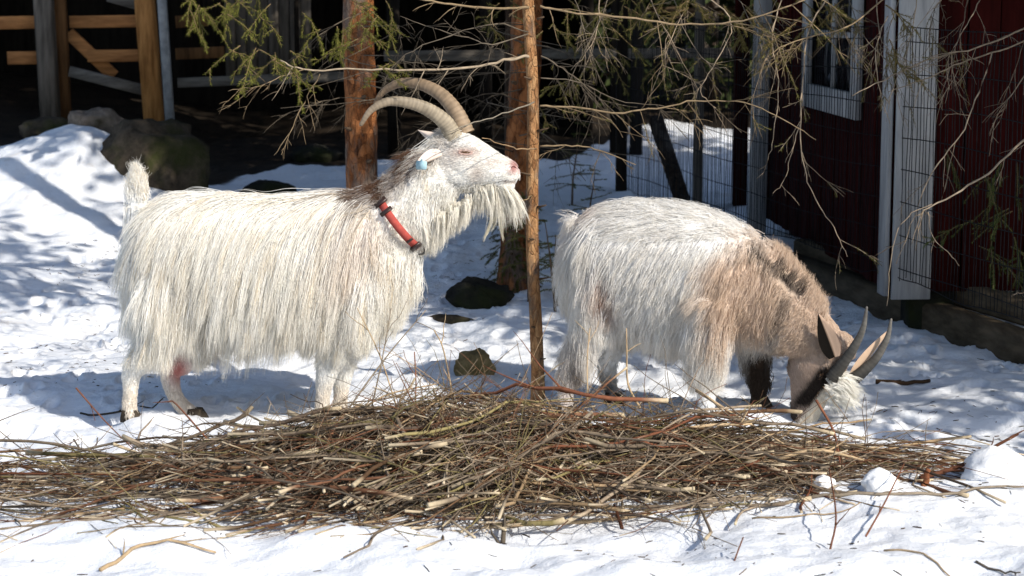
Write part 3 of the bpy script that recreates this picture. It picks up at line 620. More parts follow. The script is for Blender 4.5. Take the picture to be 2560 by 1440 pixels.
# plank wall / shelter in the dark behind
sh = thing('timber_shelter', tuple(on(500, 16.5)), 'dark open timber shelter in the shade behind the rail fence', 'shelter')
def shp(px, py, Y): return at(px, py, Y)
for k in range(16):
    px = 470 + k * 27; p = at(px, 190, 15.3 + .01 * (k % 2)); w_ = 25 / pxm(15.3)
    if 770 < px < 870: continue
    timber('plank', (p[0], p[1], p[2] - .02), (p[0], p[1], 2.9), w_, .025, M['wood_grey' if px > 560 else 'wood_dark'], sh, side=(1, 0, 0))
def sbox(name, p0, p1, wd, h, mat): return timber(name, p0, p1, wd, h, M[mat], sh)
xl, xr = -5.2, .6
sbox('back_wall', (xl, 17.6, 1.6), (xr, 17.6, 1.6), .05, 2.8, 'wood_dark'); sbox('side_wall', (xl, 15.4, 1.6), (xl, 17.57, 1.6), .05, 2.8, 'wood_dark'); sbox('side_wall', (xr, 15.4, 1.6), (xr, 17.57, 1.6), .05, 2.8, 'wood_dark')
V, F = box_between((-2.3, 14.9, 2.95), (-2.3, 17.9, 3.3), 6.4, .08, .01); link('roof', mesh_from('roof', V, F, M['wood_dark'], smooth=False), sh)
for px in (742,): p = at(px, 100, 15.2); timber('upright', (p[0], p[1], .5), (p[0], p[1], 2.9), .035, .035, M['wood_dark'], sh)
# back fence between the trunks and beyond
bf = thing('back_fence', tuple(on(1150, 13.8)), 'weathered grey rail fence across the back between the trunks', 'fence')
def brail(a, b, wpx, mat): p, q = at(*a), at(*b); timber('rail', p, q, .04, wpx / pxm(a[2]), M[mat], bf)
brail((960, 140, 14.4), (1290, 138, 14.4), 26, 'wood_grey_h'); brail((1340, 135, 14.4), (1850, 132, 14.0), 24, 'wood_grey_h'); 
for px in (985, 1215, 1540, 1590): p = at(px, 330, 14.5); timber('post', (p[0], p[1], tz(p[0], p[1]) - .1), (p[0], p[1], 1.75), .09, .09, M['wood_dark'], bf, side=(1, 0, 0), bev=.012)

# ------------------------------------------------------------------ goats
def loft(m, rings, lat, S=20, sub=4):
    """rings: (centre(3), half height, half width); closed tube with rounded ends"""
    A = np.array([[*c, h, w_] for c, h, w_ in rings], float); A = catmull(A, sub)
    P = A[:, :3]; T = np.gradient(P, axis=0); T /= np.linalg.norm(T, axis=1, keepdims=True)
    b = np.asarray(lat, float)[None] - T * (T @ np.asarray(lat, float))[:, None]; b /= np.linalg.norm(b, axis=1, keepdims=True); n = np.cross(T, b)
    a = np.arange(S) * 2 * np.pi / S
    V = P[:, None] + A[:, 4][:, None, None] * np.cos(a)[None, :, None] * b[:, None] + A[:, 3][:, None, None] * np.sin(a)[None, :, None] * n[:, None]
    k = len(P); V = np.concatenate([V.reshape(-1, 3), [P[0] - T[0] * min(A[0, 3], A[0, 4]) * .6], [P[-1] + T[-1] * min(A[-1, 3], A[-1, 4]) * .6]])
    F = [(i * S + j, i * S + (j + 1) % S, (i + 1) * S + (j + 1) % S, (i + 1) * S + j) for i in range(k - 1) for j in range(S)]
    F += [(k * S, (j + 1) % S, j) for j in range(S)] + [(k * S + 1, (k - 1) * S + j, (k - 1) * S + (j + 1) % S) for j in range(S)]
    m.add(V, F)
def fuse(m, voxel=.009, it=5):
    me = mesh_from('raw', np.concatenate(m.V), m.F); o = bpy.data.objects.new('raw', me); COL.objects.link(o)
    r = o.modifiers.new('r', 'REMESH'); r.mode = 'VOXEL'; r.voxel_size = voxel
    s = o.modifiers.new('s', 'SMOOTH'); s.factor = .5; s.iterations = it
    dg = bpy.context.evaluated_depsgraph_get(); dg.update(); out = bpy.data.meshes.new_from_object(o.evaluated_get(dg))
    bpy.data.objects.remove(o); bpy.data.meshes.remove(me); return out
def arrays(me):
    V = np.empty(len(me.vertices) * 3, np.float32); me.vertices.foreach_get('co', V); me.calc_loop_triangles()
    T = np.empty(len(me.loop_triangles) * 3, np.int32); me.loop_triangles.foreach_get('vertices', T); return V.reshape(-1, 3).astype(float), T.reshape(-1, 3)
def strands(name, G, col, nch, spread, clump, rad0, parent, rng, wob=.004, lenvar=.35, stain=(1, 1, 1)):
    """G (N,K,3) guide locks, col (N,3); each guide grows nch hairs that draw together towards the tip"""
    N, Kp, _ = G.shape; t = np.linspace(0, 1, Kp)
    T0 = G[:, 1] - G[:, 0]; T0 /= np.linalg.norm(T0, axis=1, keepdims=True) + 1e-9
    off = rng.normal(size=(N, nch, 3)); off -= T0[:, None] * (off * T0[:, None]).sum(-1, keepdims=True)
    off *= (spread[:, None, None] if hasattr(spread, 'shape') else spread)
    q = 1 - clump * t ** .7
    wv = rng.normal(0, wob, (N, nch, 1, 3)) * np.sin(t * rng.uniform(3, 7, (N, nch, 1)) + rng.uniform(0, 6, (N, nch, 1)))[..., None] * t[:, None]
    ln = 1 - lenvar * rng.random((N, nch))
    # shorten along the guide
    s = ln[..., None] * t * (Kp - 1); i = np.minimum(s.astype(int), Kp - 2); f = (s - i)[..., None]
    n_ = np.arange(N)[:, None, None]
    P = G[n_, i] * (1 - f) + G[n_, i + 1] * f + off[:, :, None] * q[None, None, :, None] + wv
    P = P.reshape(N * nch, Kp, 3)
    C = np.repeat(col, nch, 0) * rng.uniform(.84, 1.10, (N * nch, 1))
    r = (rad0[:, None] if hasattr(rad0, 'shape') else np.full((N, 1), rad0)) * rng.uniform(.7, 1.15, (N, nch)); r = r.reshape(-1, 1) * (1 - .88 * t ** 1.5)[None]
    cu = bpy.data.hair_curves.new(name); cu.add_curves([Kp] * (N * nch))
    cu.attributes['position'].data.foreach_set('vector', P.astype(np.float32).ravel())
    ra = cu.attributes.get('radius') or cu.attributes.new('radius', 'FLOAT', 'POINT'); ra.data.foreach_set('value', r.astype(np.float32).ravel())
    ca = cu.attributes.new('Col', 'FLOAT_COLOR', 'POINT'); c4 = np.ones((N * nch, Kp, 4), np.float32)
    st_ = np.array(stain)[None, None] ** (t[None, :, None] ** 1.5 * rng.uniform(.2, 1.3, (N * nch, 1, 1))); c4[..., :3] = np.clip(C[:, None] * st_, 0, .92); ca.data.foreach_set('color', c4.ravel())
    cu.materials.append(M['hair']); return link(name, cu, parent)
def lock(G, L, leaders, amt, rng, minL=.05):
    """draw neighbouring guides together into locks that part from each other"""
    ok = np.where(L > minL)[0]; ld = rng.choice(ok, leaders, replace=False); mid = G[:, 3]
    t = np.linspace(0, 1, G.shape[1]); out = G.copy()
    for c in np.array_split(ok, 12):
        d = np.linalg.norm(mid[c][:, None] - mid[ld][None], axis=2); j = ld[np.argmin(d, 1)]; near = np.clip(1.4 - d.min(1) / .035, 0, 1)
        w_ = (amt * near)[:, None] * t[None] ** 1.1; out[c] = G[c] + (G[j] - G[c]) * w_[..., None]
    return out
def guides(V, T, bvh, N, spec, rng, Kp=9):
    P = V[T]; nrm = np.cross(P[:, 1] - P[:, 0], P[:, 2] - P[:, 0]); ar = np.linalg.norm(nrm, axis=1); nrm /= ar[:, None] + 1e-12
    sp_c = spec(P.mean(1), nrm, rng); wgt = ar * sp_c['dens']; wgt /= wgt.sum()
    i = rng.choice(len(T), N, p=wgt); a, b = rng.random(N), rng.random(N); fl = a + b > 1; a[fl], b[fl] = 1 - a[fl], 1 - b[fl]
    root = P[i, 0] + a[:, None] * (P[i, 1] - P[i, 0]) + b[:, None] * (P[i, 2] - P[i, 0]); nr = nrm[i]
    s = spec(root, nr, rng); L = s['L'] * rng.uniform(.75, 1.2, N); D = s['D']; tan = D - nr * (D * nr).sum(1, keepdims=True); tan /= np.linalg.norm(tan, axis=1, keepdims=True) + 1e-6
    d0 = tan + nr * s['lift'][:, None] + rng.normal(0, s['mess'][:, None], (N, 3)); d0 /= np.linalg.norm(d0, axis=1, keepdims=True)
    G = np.empty((N, Kp, 3)); lay = rng.random(N)
    for k in range(N):
        p, d = root[k].copy(), d0[k]; G[k, 0] = p; st = L[k] / (Kp - 1); g = s['grav'][k]; thick = (.003 + .020 * lay[k]) * min(1, L[k] / .15)
        for j in range(1, Kp):
            d = d + g * np.array([0, 0, -1.]) + s['pull'][k] * D[k]; d = d / np.linalg.norm(d); p = p + d * st
            loc, nn, ix, ds = bvh.find_nearest(Vector(p))
            if loc is not None:
                sd_ = (Vector(p) - loc).dot(nn); need = thick * min(1, j / 3)
                if sd_ < need and ds < .2:
                    push = np.array(nn) * (need - sd_); p = p + push; d = p - G[k, j - 1]; d = d / (np.linalg.norm(d) + 1e-9)
            G[k, j] = p
    return G, s, root
def short_coat(name, V, T, mask, colf, dirf, n, L, rad0, parent, rng, lift=.22):
    """short lying hair on face and shanks"""
    P = V[T]; nrm = np.cross(P[:, 1] - P[:, 0], P[:, 2] - P[:, 0]); ar = np.linalg.norm(nrm, axis=1); nrm /= ar[:, None] + 1e-12
    w_ = ar * mask(P.mean(1)); i = rng.choice(len(T), n, p=w_ / w_.sum()); a, b = rng.random(n), rng.random(n); fl = a + b > 1; a[fl], b[fl] = 1 - a[fl], 1 - b[fl]
    root = P[i, 0] + a[:, None] * (P[i, 1] - P[i, 0]) + b[:, None] * (P[i, 2] - P[i, 0]); nr = nrm[i]; D = dirf(root)
    t_ = D - nr * (D * nr).sum(1, keepdims=True); t_ /= np.linalg.norm(t_, axis=1, keepdims=True) + 1e-6
    l = (L * rng.uniform(.6, 1.2, n))[:, None]; d = t_ + rng.normal(0, .16, (n, 3)); d -= nr * (d * nr).sum(1, keepdims=True)
    root = root - nr * .001
    G = np.stack([root, root + d * l * .5 + nr * l * lift, root + d * l + nr * l * lift * .9], 1)
    strands(name, G, colf(root) * rng.uniform(.82, 1.08, (n, 1)), 1, 0.0, 0, rad0, parent, rng, 0, 0.0)
def ridged_horn(path, r0, r1, lat, c0, c1, parent, nr=22, flat=.75):
    P = catmull(np.array(path), 14); n = len(P); t = np.linspace(0, 1, n); T = np.gradient(P, axis=0); T /= np.linalg.norm(T, axis=1, keepdims=True)
    b = np.asarray(lat)[None] - T * (T @ np.asarray(lat))[:, None]; b /= np.linalg.norm(b, axis=1, keepdims=True); nn = np.cross(T, b); S = 14; a = np.arange(S) * 2 * np.pi / S
    r = (r0 + (r1 - r0) * t ** 1.1) * (1 + .038 * np.sin(t * nr * 6.283) * (1 - t ** 2))
    V = P[:, None] + (r * flat)[:, None, None] * np.cos(a)[None, :, None] * b[:, None] + r[:, None, None] * np.sin(a)[None, :, None] * nn[:, None]
    rid = (.80 + .20 * (np.sin(t * nr * 6.283) > -.3)); C = (np.array(c0)[None] * (1 - t[:, None]) + np.array(c1)[None] * t[:, None]) * rid[:, None]
    V = np.concatenate([V.reshape(-1, 3), [P[-1] + T[-1] * r1]]); C = np.concatenate([np.repeat(C, S, 0), [C[-1]]])
    F = [(i * S + j, i * S + (j + 1) % S, (i + 1) * S + (j + 1) % S, (i + 1) * S + j) for i in range(n - 1) for j in range(S)] + [((n - 1) * S + j, (n - 1) * S + (j + 1) % S, n * S) for j in range(S)]
    return link('horn', mesh_from('horn', V, F, M['horn'], C), parent)
def ear(base, tip, side, w_, parent, col, inner, cup=.35, shade_half=None):
    """leaf shaped cupped ear with thickness"""
    base, tip, side = map(lambda v: np.asarray(v, float), (base, tip, side)); t = unit(tip - base); side = unit(side - t * np.dot(side, t)); n = np.cross(t, side); V, C = [], []
    nu, nw = 12, 9
    for o, cc in ((0, col), (.005, inner)):
        for i in range(nu):
            u = i / (nu - 1); hw = w_ * (math.sin(math.pi * (.10 + .9 * u) ** .75) ** .9 + .02) if u < 1 else .001
            for j in range(nw):
                v = j / (nw - 1) * 2 - 1; V.append(base + (tip - base) * u + side * v * hw + n * (hw * cup * 2 * (v * v) + (-o) * (1 - abs(v) ** 4))); C.append(shade_half if shade_half is not None and v < .05 else cc)
    f = []; q = nu * nw
    for i in range(nu - 1):
        for j in range(nw - 1):
            a = i * nw + j; f += [(a, a + 1, a + nw + 1, a + nw), (q + a, q + a + nw, q + a + nw + 1, q + a + 1)]
    return link('ear', mesh_from('ear', V, f, M['hide'], np.array(C)), parent)
def hoof(c, fwd, parent, s=1.0):
    """cloven hoof: two wedge toes"""
    c = np.asarray(c, float); f = unit([fwd[0], fwd[1], 0]); l = np.array([-f[1], f[0], 0]); m = MB()
    for sg in (-1, 1):
        o = c + l * sg * .0145 * s; V = []
        for z, a0, a1, wd in ((0, -.030, .046, .0135), (.018, -.029, .036, .0135), (.040, -.024, .022, .0115)):
            V += [o + (f * a0 + l * wd) * s + np.array([0, 0, z * s]), o + (f * a1 + l * wd * .45 - l * sg * .004) * s + np.array([0, 0, z * s]), o + (f * a1 - l * wd * .45 - l * sg * .004) * s + np.array([0, 0, z * s]), o + (f * a0 - l * wd) * s + np.array([0, 0, z * s])]
        F = [(k * 4 + j, k * 4 + (j + 1) % 4, (k + 1) * 4 + (j + 1) % 4, (k + 1) * 4 + j) for k in range(2) for j in range(4)] + [(3, 2, 1, 0), (8, 9, 10, 11)]
        m.add(V, F)
    return m.build('hoof', M['hoof'], parent, False)
def leg(m, pts, lat):
    loft(m, [(p, r, r) for p, r in pts], lat, 14, 3)
def torso(rows, Yf):
    out = []
    for px, t, b, w_ in rows:
        Y = Yf(px); c = (at(px, t, Y) + at(px, b, Y)) / 2; out.append((c, (b - t) / 2 / pxm(Y), w_))
    return out
def facing(p, fwd, ang): pass
EYEC = {}
def eyeball(c, r, n, fwd, parent, lid, asp=.6):
    """eye with a dark slit and a fleshy lid round it"""
    c, n, fwd = np.asarray(c, float), unit(n), unit(fwd); u = unit(fwd - n * np.dot(fwd, n)); v = np.cross(n, u); S = 16; m = MB(); V = []
    for k in range(5):
        ph = k / 4 * 1.5
        for j in range(S): a = j * 6.2832 / S; V.append(c + n * r * .6 * math.cos(ph) + (u * math.cos(a) * 1.25 + v * math.sin(a) * asp) * r * math.sin(ph))
    m.add(V, [(k * S + j, k * S + (j + 1) % S, (k + 1) * S + (j + 1) % S, (k + 1) * S + j) for k in range(4) for j in range(S)])
    e = m.build('eye', M['eye'], parent)
    a = np.linspace(0, 2 * np.pi, 19); P = np.array([c + n * r * .22 + (u * math.cos(x) * 1.35 + v * math.sin(x) * (asp + .12)) * r for x in a]); V, F = tubes(P[None], np.full((1, 19), r * .22), 6, False)
    link('eyelid', mesh_from('eyelid', V, F, M['hide'], np.tile(np.array(lid), (len(V), 1))), e); return e
CREAM, WHITE, BROWN = np.array([.905, .89, .855]), np.array([.885, .875, .86]), np.array([.12, .062, .036])
LAT = np.array([0, 1., 0])

# ---- goat with the red collar, looking right
Y1 = 6.85
o1 = at(600, 1050, Y1); g1 = thing('goat', (o1[0], o1[1], tz(o1[0], o1[1])), 'long haired white goat with swept back horns and red collar, head raised', 'goat')
m = MB(); A1 = lambda px, py, dy=0: at(px, py, Y1 + dy)
loft(m, torso([(352, 540, 690, .06), (380, 508, 740, .11), (440, 490, 780, .155), (540, 490, 815, .18), (660, 500, 840, .195), (780, 496, 835, .19), (880, 488, 815, .165), (960, 520, 800, .13), (1010, 570, 770, .08)], lambda p: Y1), LAT, 28)
sc1 = 1 / pxm(Y1)
loft(m, [(A1(905, 640), .19, .14), (A1(958, 575), .16, .125), (A1(1010, 522), .122, .098), (A1(1058, 472), .102, .082), (A1(1100, 422), .085, .07)], LAT)
loft(m, [(A1(1085, 378, -.005), .050, .045), (A1(1118, 388, -.005), .080, .060), (A1(1160, 402, -.01), .090, .066), (A1(1203, 414, -.015), .073, .054), (A1(1243, 425, -.02), .053, .042), (A1(1273, 433, -.022), .042, .037), (A1(1288, 438, -.024), .030, .028)], LAT)
leg(m, [(A1(430, 690, -.07), .105), (A1(435, 800, -.085), .08), (A1(380, 880, -.10), .046), (A1(333, 925, -.10), .034), (A1(326, 975, -.10), .0235), (A1(324, 1020, -.10), .024), (A1(326, 1042, -.10), .027)], LAT)
leg(m, [(A1(430, 690, .09), .12), (A1(470, 800, .10), .085), (A1(440, 880, .10), .048), (A1(426, 930, .10), .036), (A1(432, 975, .10), .026), (A1(452, 1010, .09), .024), (A1(480, 1036, .08), .026)], LAT)
leg(m, [(A1(900, 700, -.07), .10), (A1(865, 810, -.10), .07), (A1(832, 890, -.10), .040), (A1(816, 935, -.10), .034), (A1(808, 985, -.10), .023), (A1(805, 1025, -.10), .024)], LAT)
leg(m, [(A1(905, 700, .09), .11), (A1(885, 810, .10), .07), (A1(868, 890, .10), .040), (A1(858, 930, .10), .034), (A1(852, 985, .10), .023), (A1(850, 1020, .10), .024)], LAT)
loft(m, [(A1(352, 545), .04, .03), (A1(343, 500), .030, .022), (A1(343, 455), .018, .014), (A1(346, 430), .008, .007)], LAT, 12)
loft(m, [(A1(455, 800), .10, .09), (A1(450, 880), .085, .08), (A1(445, 925), .04, .04)], LAT, 16)      # udder
for sd_ in (-1, 1):
    loft(m, [(A1(1140, 362, sd_ * .045), .012, .014), (A1(1160, 358, sd_ * .054), .017, .016), (A1(1184, 366, sd_ * .05), .012, .014)], LAT, 10)      # brow
    loft(m, [(A1(1110, 415, sd_ * .045), .02, .02), (A1(1135, 432, sd_ * .045), .034, .026), (A1(1165, 448, sd_ * .038), .02, .02)], LAT, 10)      # jaw
    loft(m, [(A1(1262, 418, sd_ * .022 - .02), .010, .012), (A1(1278, 418, sd_ * .022 - .022), .014, .014), (A1(1291, 424, sd_ * .016 - .022), .010, .010)], LAT, 10)      # nostril wing
loft(m, [(A1(1245, 458, -.02), .018, .028), (A1(1270, 461, -.022), .020, .028), (A1(1282, 459, -.022), .012, .02)], LAT, 10)      # lower lip
b1 = fuse(m, .0075, 4); V, T = arrays(b1); px, py = proj(V)
def coat1(px, py, P):
    c = np.tile(CREAM, (len(px), 1)); f = (vnoise(px * .02, py * .008, 4) * .6 + vnoise((px - py * .3) * .085, py * .009, 6) * .9)[:, None]
    c = c + f * np.array([.05, .06, .075])
    def m_(w_, col): return np.clip(w_, 0, 1)[:, None], np.array(col)
    for w_, col in ((sstep(930, 1000, py) * .5, (.70, .58, .44)),
                    (np.exp(-(((px - 900) / 70) ** 2 + ((py - 580) / 60) ** 2)) * .35, (.62, .45, .34)),
                    (np.exp(-(((px - 445) / 28) ** 2 + ((py - 922) / 34) ** 2)) * 1.0, (.55, .22, .20)),
                    (np.exp(-(((px - 1165) / 34) ** 2 + ((py - 380) / 13) ** 2)) * .85, (.46, .32, .27)), (np.exp(-(((px - 1195) / 18) ** 2 + ((py - 432) / 20) ** 2)) * .5, (.5, .40, .34)), (np.exp(-(((px - 1125) / 30) ** 2 + ((py - 400) / 30) ** 2)) * .4, (.55, .47, .41)), (np.exp(-(((px - 1235) / 22) ** 2 + ((py - 405) / 8) ** 2)) * .35, (.6, .46, .40)),
                    (np.exp(-(((px - 1120) / 22) ** 2 + ((py - 345) / 22) ** 2)) * .55, (.36, .30, .27)),
                    (np.exp(-(((px - 1286) / 10) ** 2 + ((py - 418) / 13) ** 2)) * .9, (.50, .20, .18)), (sstep(1255, 1275, px) * np.exp(-((py - 451) / 2.6) ** 2) * .8, (.20, .12, .10))):
        w2 = np.clip(w_, 0, 1)[:, None]; c = c * (1 - w2) + np.array(col) * w2
    # brown mane along the top of the neck
    na, nb = A1(915, 600), A1(1105, 415); ax = unit(nb - na); upl = unit(np.cross(ax, LAT)); upl = upl * (1 if upl[2] > 0 else -1); q = P - na; el = q @ upl; s_ = (q @ ax) / np.linalg.norm(nb - na)
    mane = sstep(.02, .07, el) * np.exp(-((P[:, 1] - Y1 + .03) / .06) ** 2) * sstep(-.05, .1, s_) * sstep(1.12, 1.0, s_) * (.75 + .9 * vnoise(px * .06 + py * .06, (px - py) * .02, 3))
    mane = np.clip(mane * 1.6, 0, 1) * sstep(.12, .35, s_)
    return c * (1 - mane[:, None]) + BROWN * mane[:, None]
a = b1.attributes.new('Col', 'FLOAT_COLOR', 'POINT'); c4 = np.ones((len(V), 4), np.float32); c4[:, :3] = coat1(px, py, V); a.data.foreach_set('color', c4.ravel())
b1.polygons.foreach_set('use_smooth', np.ones(len(b1.polygons), bool)); b1.materials.clear(); b1.materials.append(M['hide']); b1.name = 'body'
body1 = link('body', b1, g1)
bvh1 = BVHTree.FromPolygons(V.tolist(), T.tolist(), all_triangles=True)
HEADX = lambda px, py: (px > 1075 - (py - 380) * -.25) & (py < 520)
def surf(bvh, px, py, off=0.0):
    d = Vector(unit(at(px, py, 5.0) - np.array([0, 0, CAMZ]))); h = bvh.ray_cast(Vector((0, 0, CAMZ)), d)
    return np.array(h[0]) + np.array(h[1]) * off, np.array(h[1])
def line_on(bvh, pts, r, off, nm, mat, parent):
    P = catmull(np.array([surf(bvh, *p, off)[0] for p in pts]), 3); V_, F_ = tubes(P[None], np.interp(np.linspace(0, 1, len(P)), [0, .3, .7, 1], [.3, 1, 1, .4])[None] * r, 6); return link(nm, mesh_from(nm, V_, F_, mat), parent)
# collar plane: strap runs from the nape (952,495) to under the throat (1050,612)
ca, cb = A1(948, 488), A1(1052, 618); cc = (ca + cb) / 2; cu_ = unit(cb - ca); cn = np.cross(cu_, LAT); ch = np.linalg.norm(cb - ca) / 2
def spec1(P, n, rng):
    N = len(P); px, py = proj(P); L = np.full(N, .27); D = np.tile(np.array([-.38, 0, -1.]), (N, 1)); lift = np.full(N, .16); grav = np.full(N, .16); mess = np.full(N, .07); dens = np.ones(N); pull = np.full(N, .03)
    nx = px - 900
    head = (px > 1092) & (py < 500); neck = (~head) & (px > 935 + (py - 560) * .55) & (py < 640); chest = (px > 930) & ~head & ~neck
    low = (py > 905) & (px < 380) | (py > 908) & (px > 380) & (px < 520) & (P[:, 1] > Y1 + .0) | (py > 915)
    rump = (px < 420) & (py > 500) & ~low; belly = (py > 780) & (px > 460) & (px < 800) & ~low
    tail = (px < 366) & (py < 508)
    udder = (np.abs(px - 445) < 26) & (py > 895) & (py < 950)
    L[rump] = .24; D[rump] = (.03, 0, -1); lift[rump] = .07
    L[belly] = .10; grav[belly] = .22; D[belly] = (-.5, 0, -1)
    L[chest] = .15; D[chest] = (-.15, 0, -1)
    fl = (px > 780) & (py > 720) & (py < 900) & ~low; L[fl] = .16; D[fl] = (-.45, 0, -1)
    L[neck] = .055; D[neck] = (-.45, 0, -1); lift[neck] = .2
    thr = neck & ((px - 1000) * .62 + (py - 520) * .78 > 28); L[thr] = np.clip((np.interp(px[thr], [1000, 1060, 1090, 1130, 1175], [590, 630, 630, 585, 540]) - py[thr]) / 730, .03, .17); D[thr] = (.0, 0, -1); lift[thr] = .12; dens[thr] = 1.5
    nape = neck & (np.abs(py - (370 + (1055 - px) * .86)) < 45); L[nape] = .12; D[nape] = (-1, 0, -.8); grav[nape] = .05; lift[nape] = .22; dens[nape] = 1.6
    L[head] = .011; D[head] = (-.9, 0, -.35); lift[head] = .10; dens[head] = 3.2; grav[head] = .0; mess[head] = .08
    fr_ = head & (px < 1150) & (py < 365)
    ck = head & (py > 455) & (px < 1215); L[ck] = .045; D[ck] = (-.3, 0, -1)
    fr = head & (px < 1150) & (py < 365); L[fr] = .045; D[fr] = (-1, 0, .15); dens[fr] = 2; mess[fr] = .3
    dens[low] = 0; L[low] = .012; dens[head & ~ck & ~fr_] = 0
    L[tail] = .055; D[tail] = (-.1, 0, 1); grav[tail] = -.05; dens[tail] = 3.0; lift[tail] = .18; pull[tail] = .05
    L[udder] = .008
    hem = np.interp(px, [280, 440, 470, 500, 700, 770, 800, 900, 960, 1010, 1060], [925, 918, 868, 925, 930, 885, 900, 898, 890, 855, 790]) + 50 * vnoise(px * .035, py * .004, 61)
    hs = (px > 470) & (px < 730) & (P[:, 1] < Y1 - .06) & (py < 760); hem = np.where(hs, 862 + 70 * vnoise(px * .03, py * .004, 62), hem)
    room = np.clip(hem - py, 8, 900) / 730; hh = ~head & ~neck & ~low & ~tail; L[hh] = np.minimum(L[hh], room[hh] * 1.0 + .012)
    # fur lies flat under the strap and does not grow over it from just above
    dd = (P - cc) @ cn; up = (dd > -.02) & (dd < .05) & (np.linalg.norm(P - cc, axis=1) < .22); L[up] = np.minimum(L[up], .03)
    up2 = (dd >= .05) & (dd < .16) & (np.linalg.norm(P - cc, axis=1) < .3) & ~thr & ~head; L[up2] = np.minimum(L[up2], .05)
    return dict(L=L, D=D, lift=lift, grav=grav, mess=mess, dens=dens, pull=pull)
r1 = np.random.default_rng(101)
G, s, root = guides(V, T, bvh1, 8600, spec1, r1)
px, py = proj(root); col = coat1(px, py, root) * r1.uniform(.94, 1.04, (len(px), 1)); tint = ((r1.random(len(px)) < .10) & (s['L'] > .05))[:, None]; col = np.where(tint, col * np.array([.92, .85, .74]), col)
spread = np.where(s['L'] > .04, .009, .007); radf = np.where(s['L'] > .1, .00115, np.where(s['L'] > .03, .0010, .0009))
G = lock(G, s['L'], 900, .72, r1)
strands('coat', G, col, 11, spread, .5, radf * .88, g1, r1, .010, .30, (.985, .955, .89))
short_coat('face_hair', V, T, lambda P: ((proj(P)[0] > 1085) & (proj(P)[1] < 510)) * 1.0 + (proj(P)[1] > 890) * .8, lambda P: coat1(*proj(P), P), lambda P: np.where((proj(P)[1] < 600)[:, None], np.array([-.9, 0, -.35]), np.array([-.05, 0, -1.])), 30000, .015, .0009, g1, r1, .30)
# throat fringe
N = 420; G = np.empty((N, 9, 3))
for k in range(N):
    u = r1.random(); p = A1(1172 - 120 * u + r1.normal(0, 6), 498 + 70 * u + r1.normal(0, 8), r1.normal(-.01, .035)); tipy = np.interp(u, [0, .45, .75, 1], [560, 600, 645, 640]); L = max(.04, (tipy - proj(p)[1]) / 730 * r1.uniform(.75, 1.15)); d = unit([.12 + r1.normal(0, .10), r1.normal(0, .10), -1]); G[k, 0] = p
    for j in range(1, 9): d = unit(d + np.array([-.035, 0, -.05]) + r1.normal(0, .02, 3)); p = p + d * L / 8; G[k, j] = p
strands('throat_fringe', G, np.tile(np.array([.86, .82, .73]), (N, 1)) * r1.uniform(.9, 1.03, (N, 1)), 8, .005, .7, .0010, g1, r1)
# beard: long wisps from the chin
N = 330; ch_p = np.array([A1(r1.uniform(1188, 1274), 466 + r1.uniform(-8, 6), -.02 + r1.normal(0, .014)) for _ in range(N)]); G = np.empty((N, 9, 3))
for k in range(N):
    t_ = (proj(ch_p[k])[0] - 1195) / 73; L = r1.uniform(.06, .15) * (1.15 if t_ > .4 else .85); d = unit([.10 + .75 * t_ ** 2 + r1.normal(0, .20), r1.normal(0, .15), -1]); p = ch_p[k]; G[k, 0] = p
    for j in range(1, 9): d = unit(d + np.array([-.02, 0, -.10]) + r1.normal(0, .03, 3)); p = p + d * L / 8; G[k, j] = p
strands('beard', G, np.tile(np.array([.87, .83, .74]), (N, 1)) * r1.uniform(.85, 1.05, (N, 1)), 7, .004, .8, .0009, g1, r1)
# two long wisps under the beard
G = np.stack([catmull(np.array([A1(*p) for p in w_]), 4)[:9] for w_ in ([(1235, 540), (1218, 580), (1208, 605), (1204, 632)], [(1250, 540), (1255, 580), (1258, 605), (1262, 650)], [(1240, 520), (1238, 555), (1228, 580), (1216, 600)])])
strands('beard_wisps', G, np.tile(np.array([.82, .76, .60]), (3, 1)), 26, .006, .9, .0009, g1, r1, .003)
HB = (.34, .27, .19); HT = (.16, .12, .085)
ridged_horn([A1(1136, 345, -.045), A1(1112, 305, -.055), A1(1072, 275, -.075), A1(1025, 258, -.095), A1(972, 254, -.12), A1(928, 275, -.14), A1(902, 312, -.15)], .031, .007, LAT, (.40, .34, .25), (.20, .155, .11), g1, 30)
ridged_horn([A1(1166, 335, .03), A1(1140, 280, .05), A1(1102, 236, .08), A1(1050, 210, .12), A1(1000, 208, .15), A1(960, 228, .18), A1(938, 258, .19)], .031, .008, LAT, (.34, .25, .165), (.24, .165, .105), g1, 30)
ear(A1(1104, 386, -.06), A1(1038, 412, -.115), (.35, -.3, 1), .021, g1, (.82, .76, .68), (.74, .62, .54), .5)
ear(A1(1108, 352, .05), A1(1046, 326, .11), (.35, .3, 1), .02, g1, (.82, .76, .68), (.74, .62, .54), .5)
tm = MB(); c = A1(1054, 413, -.128)
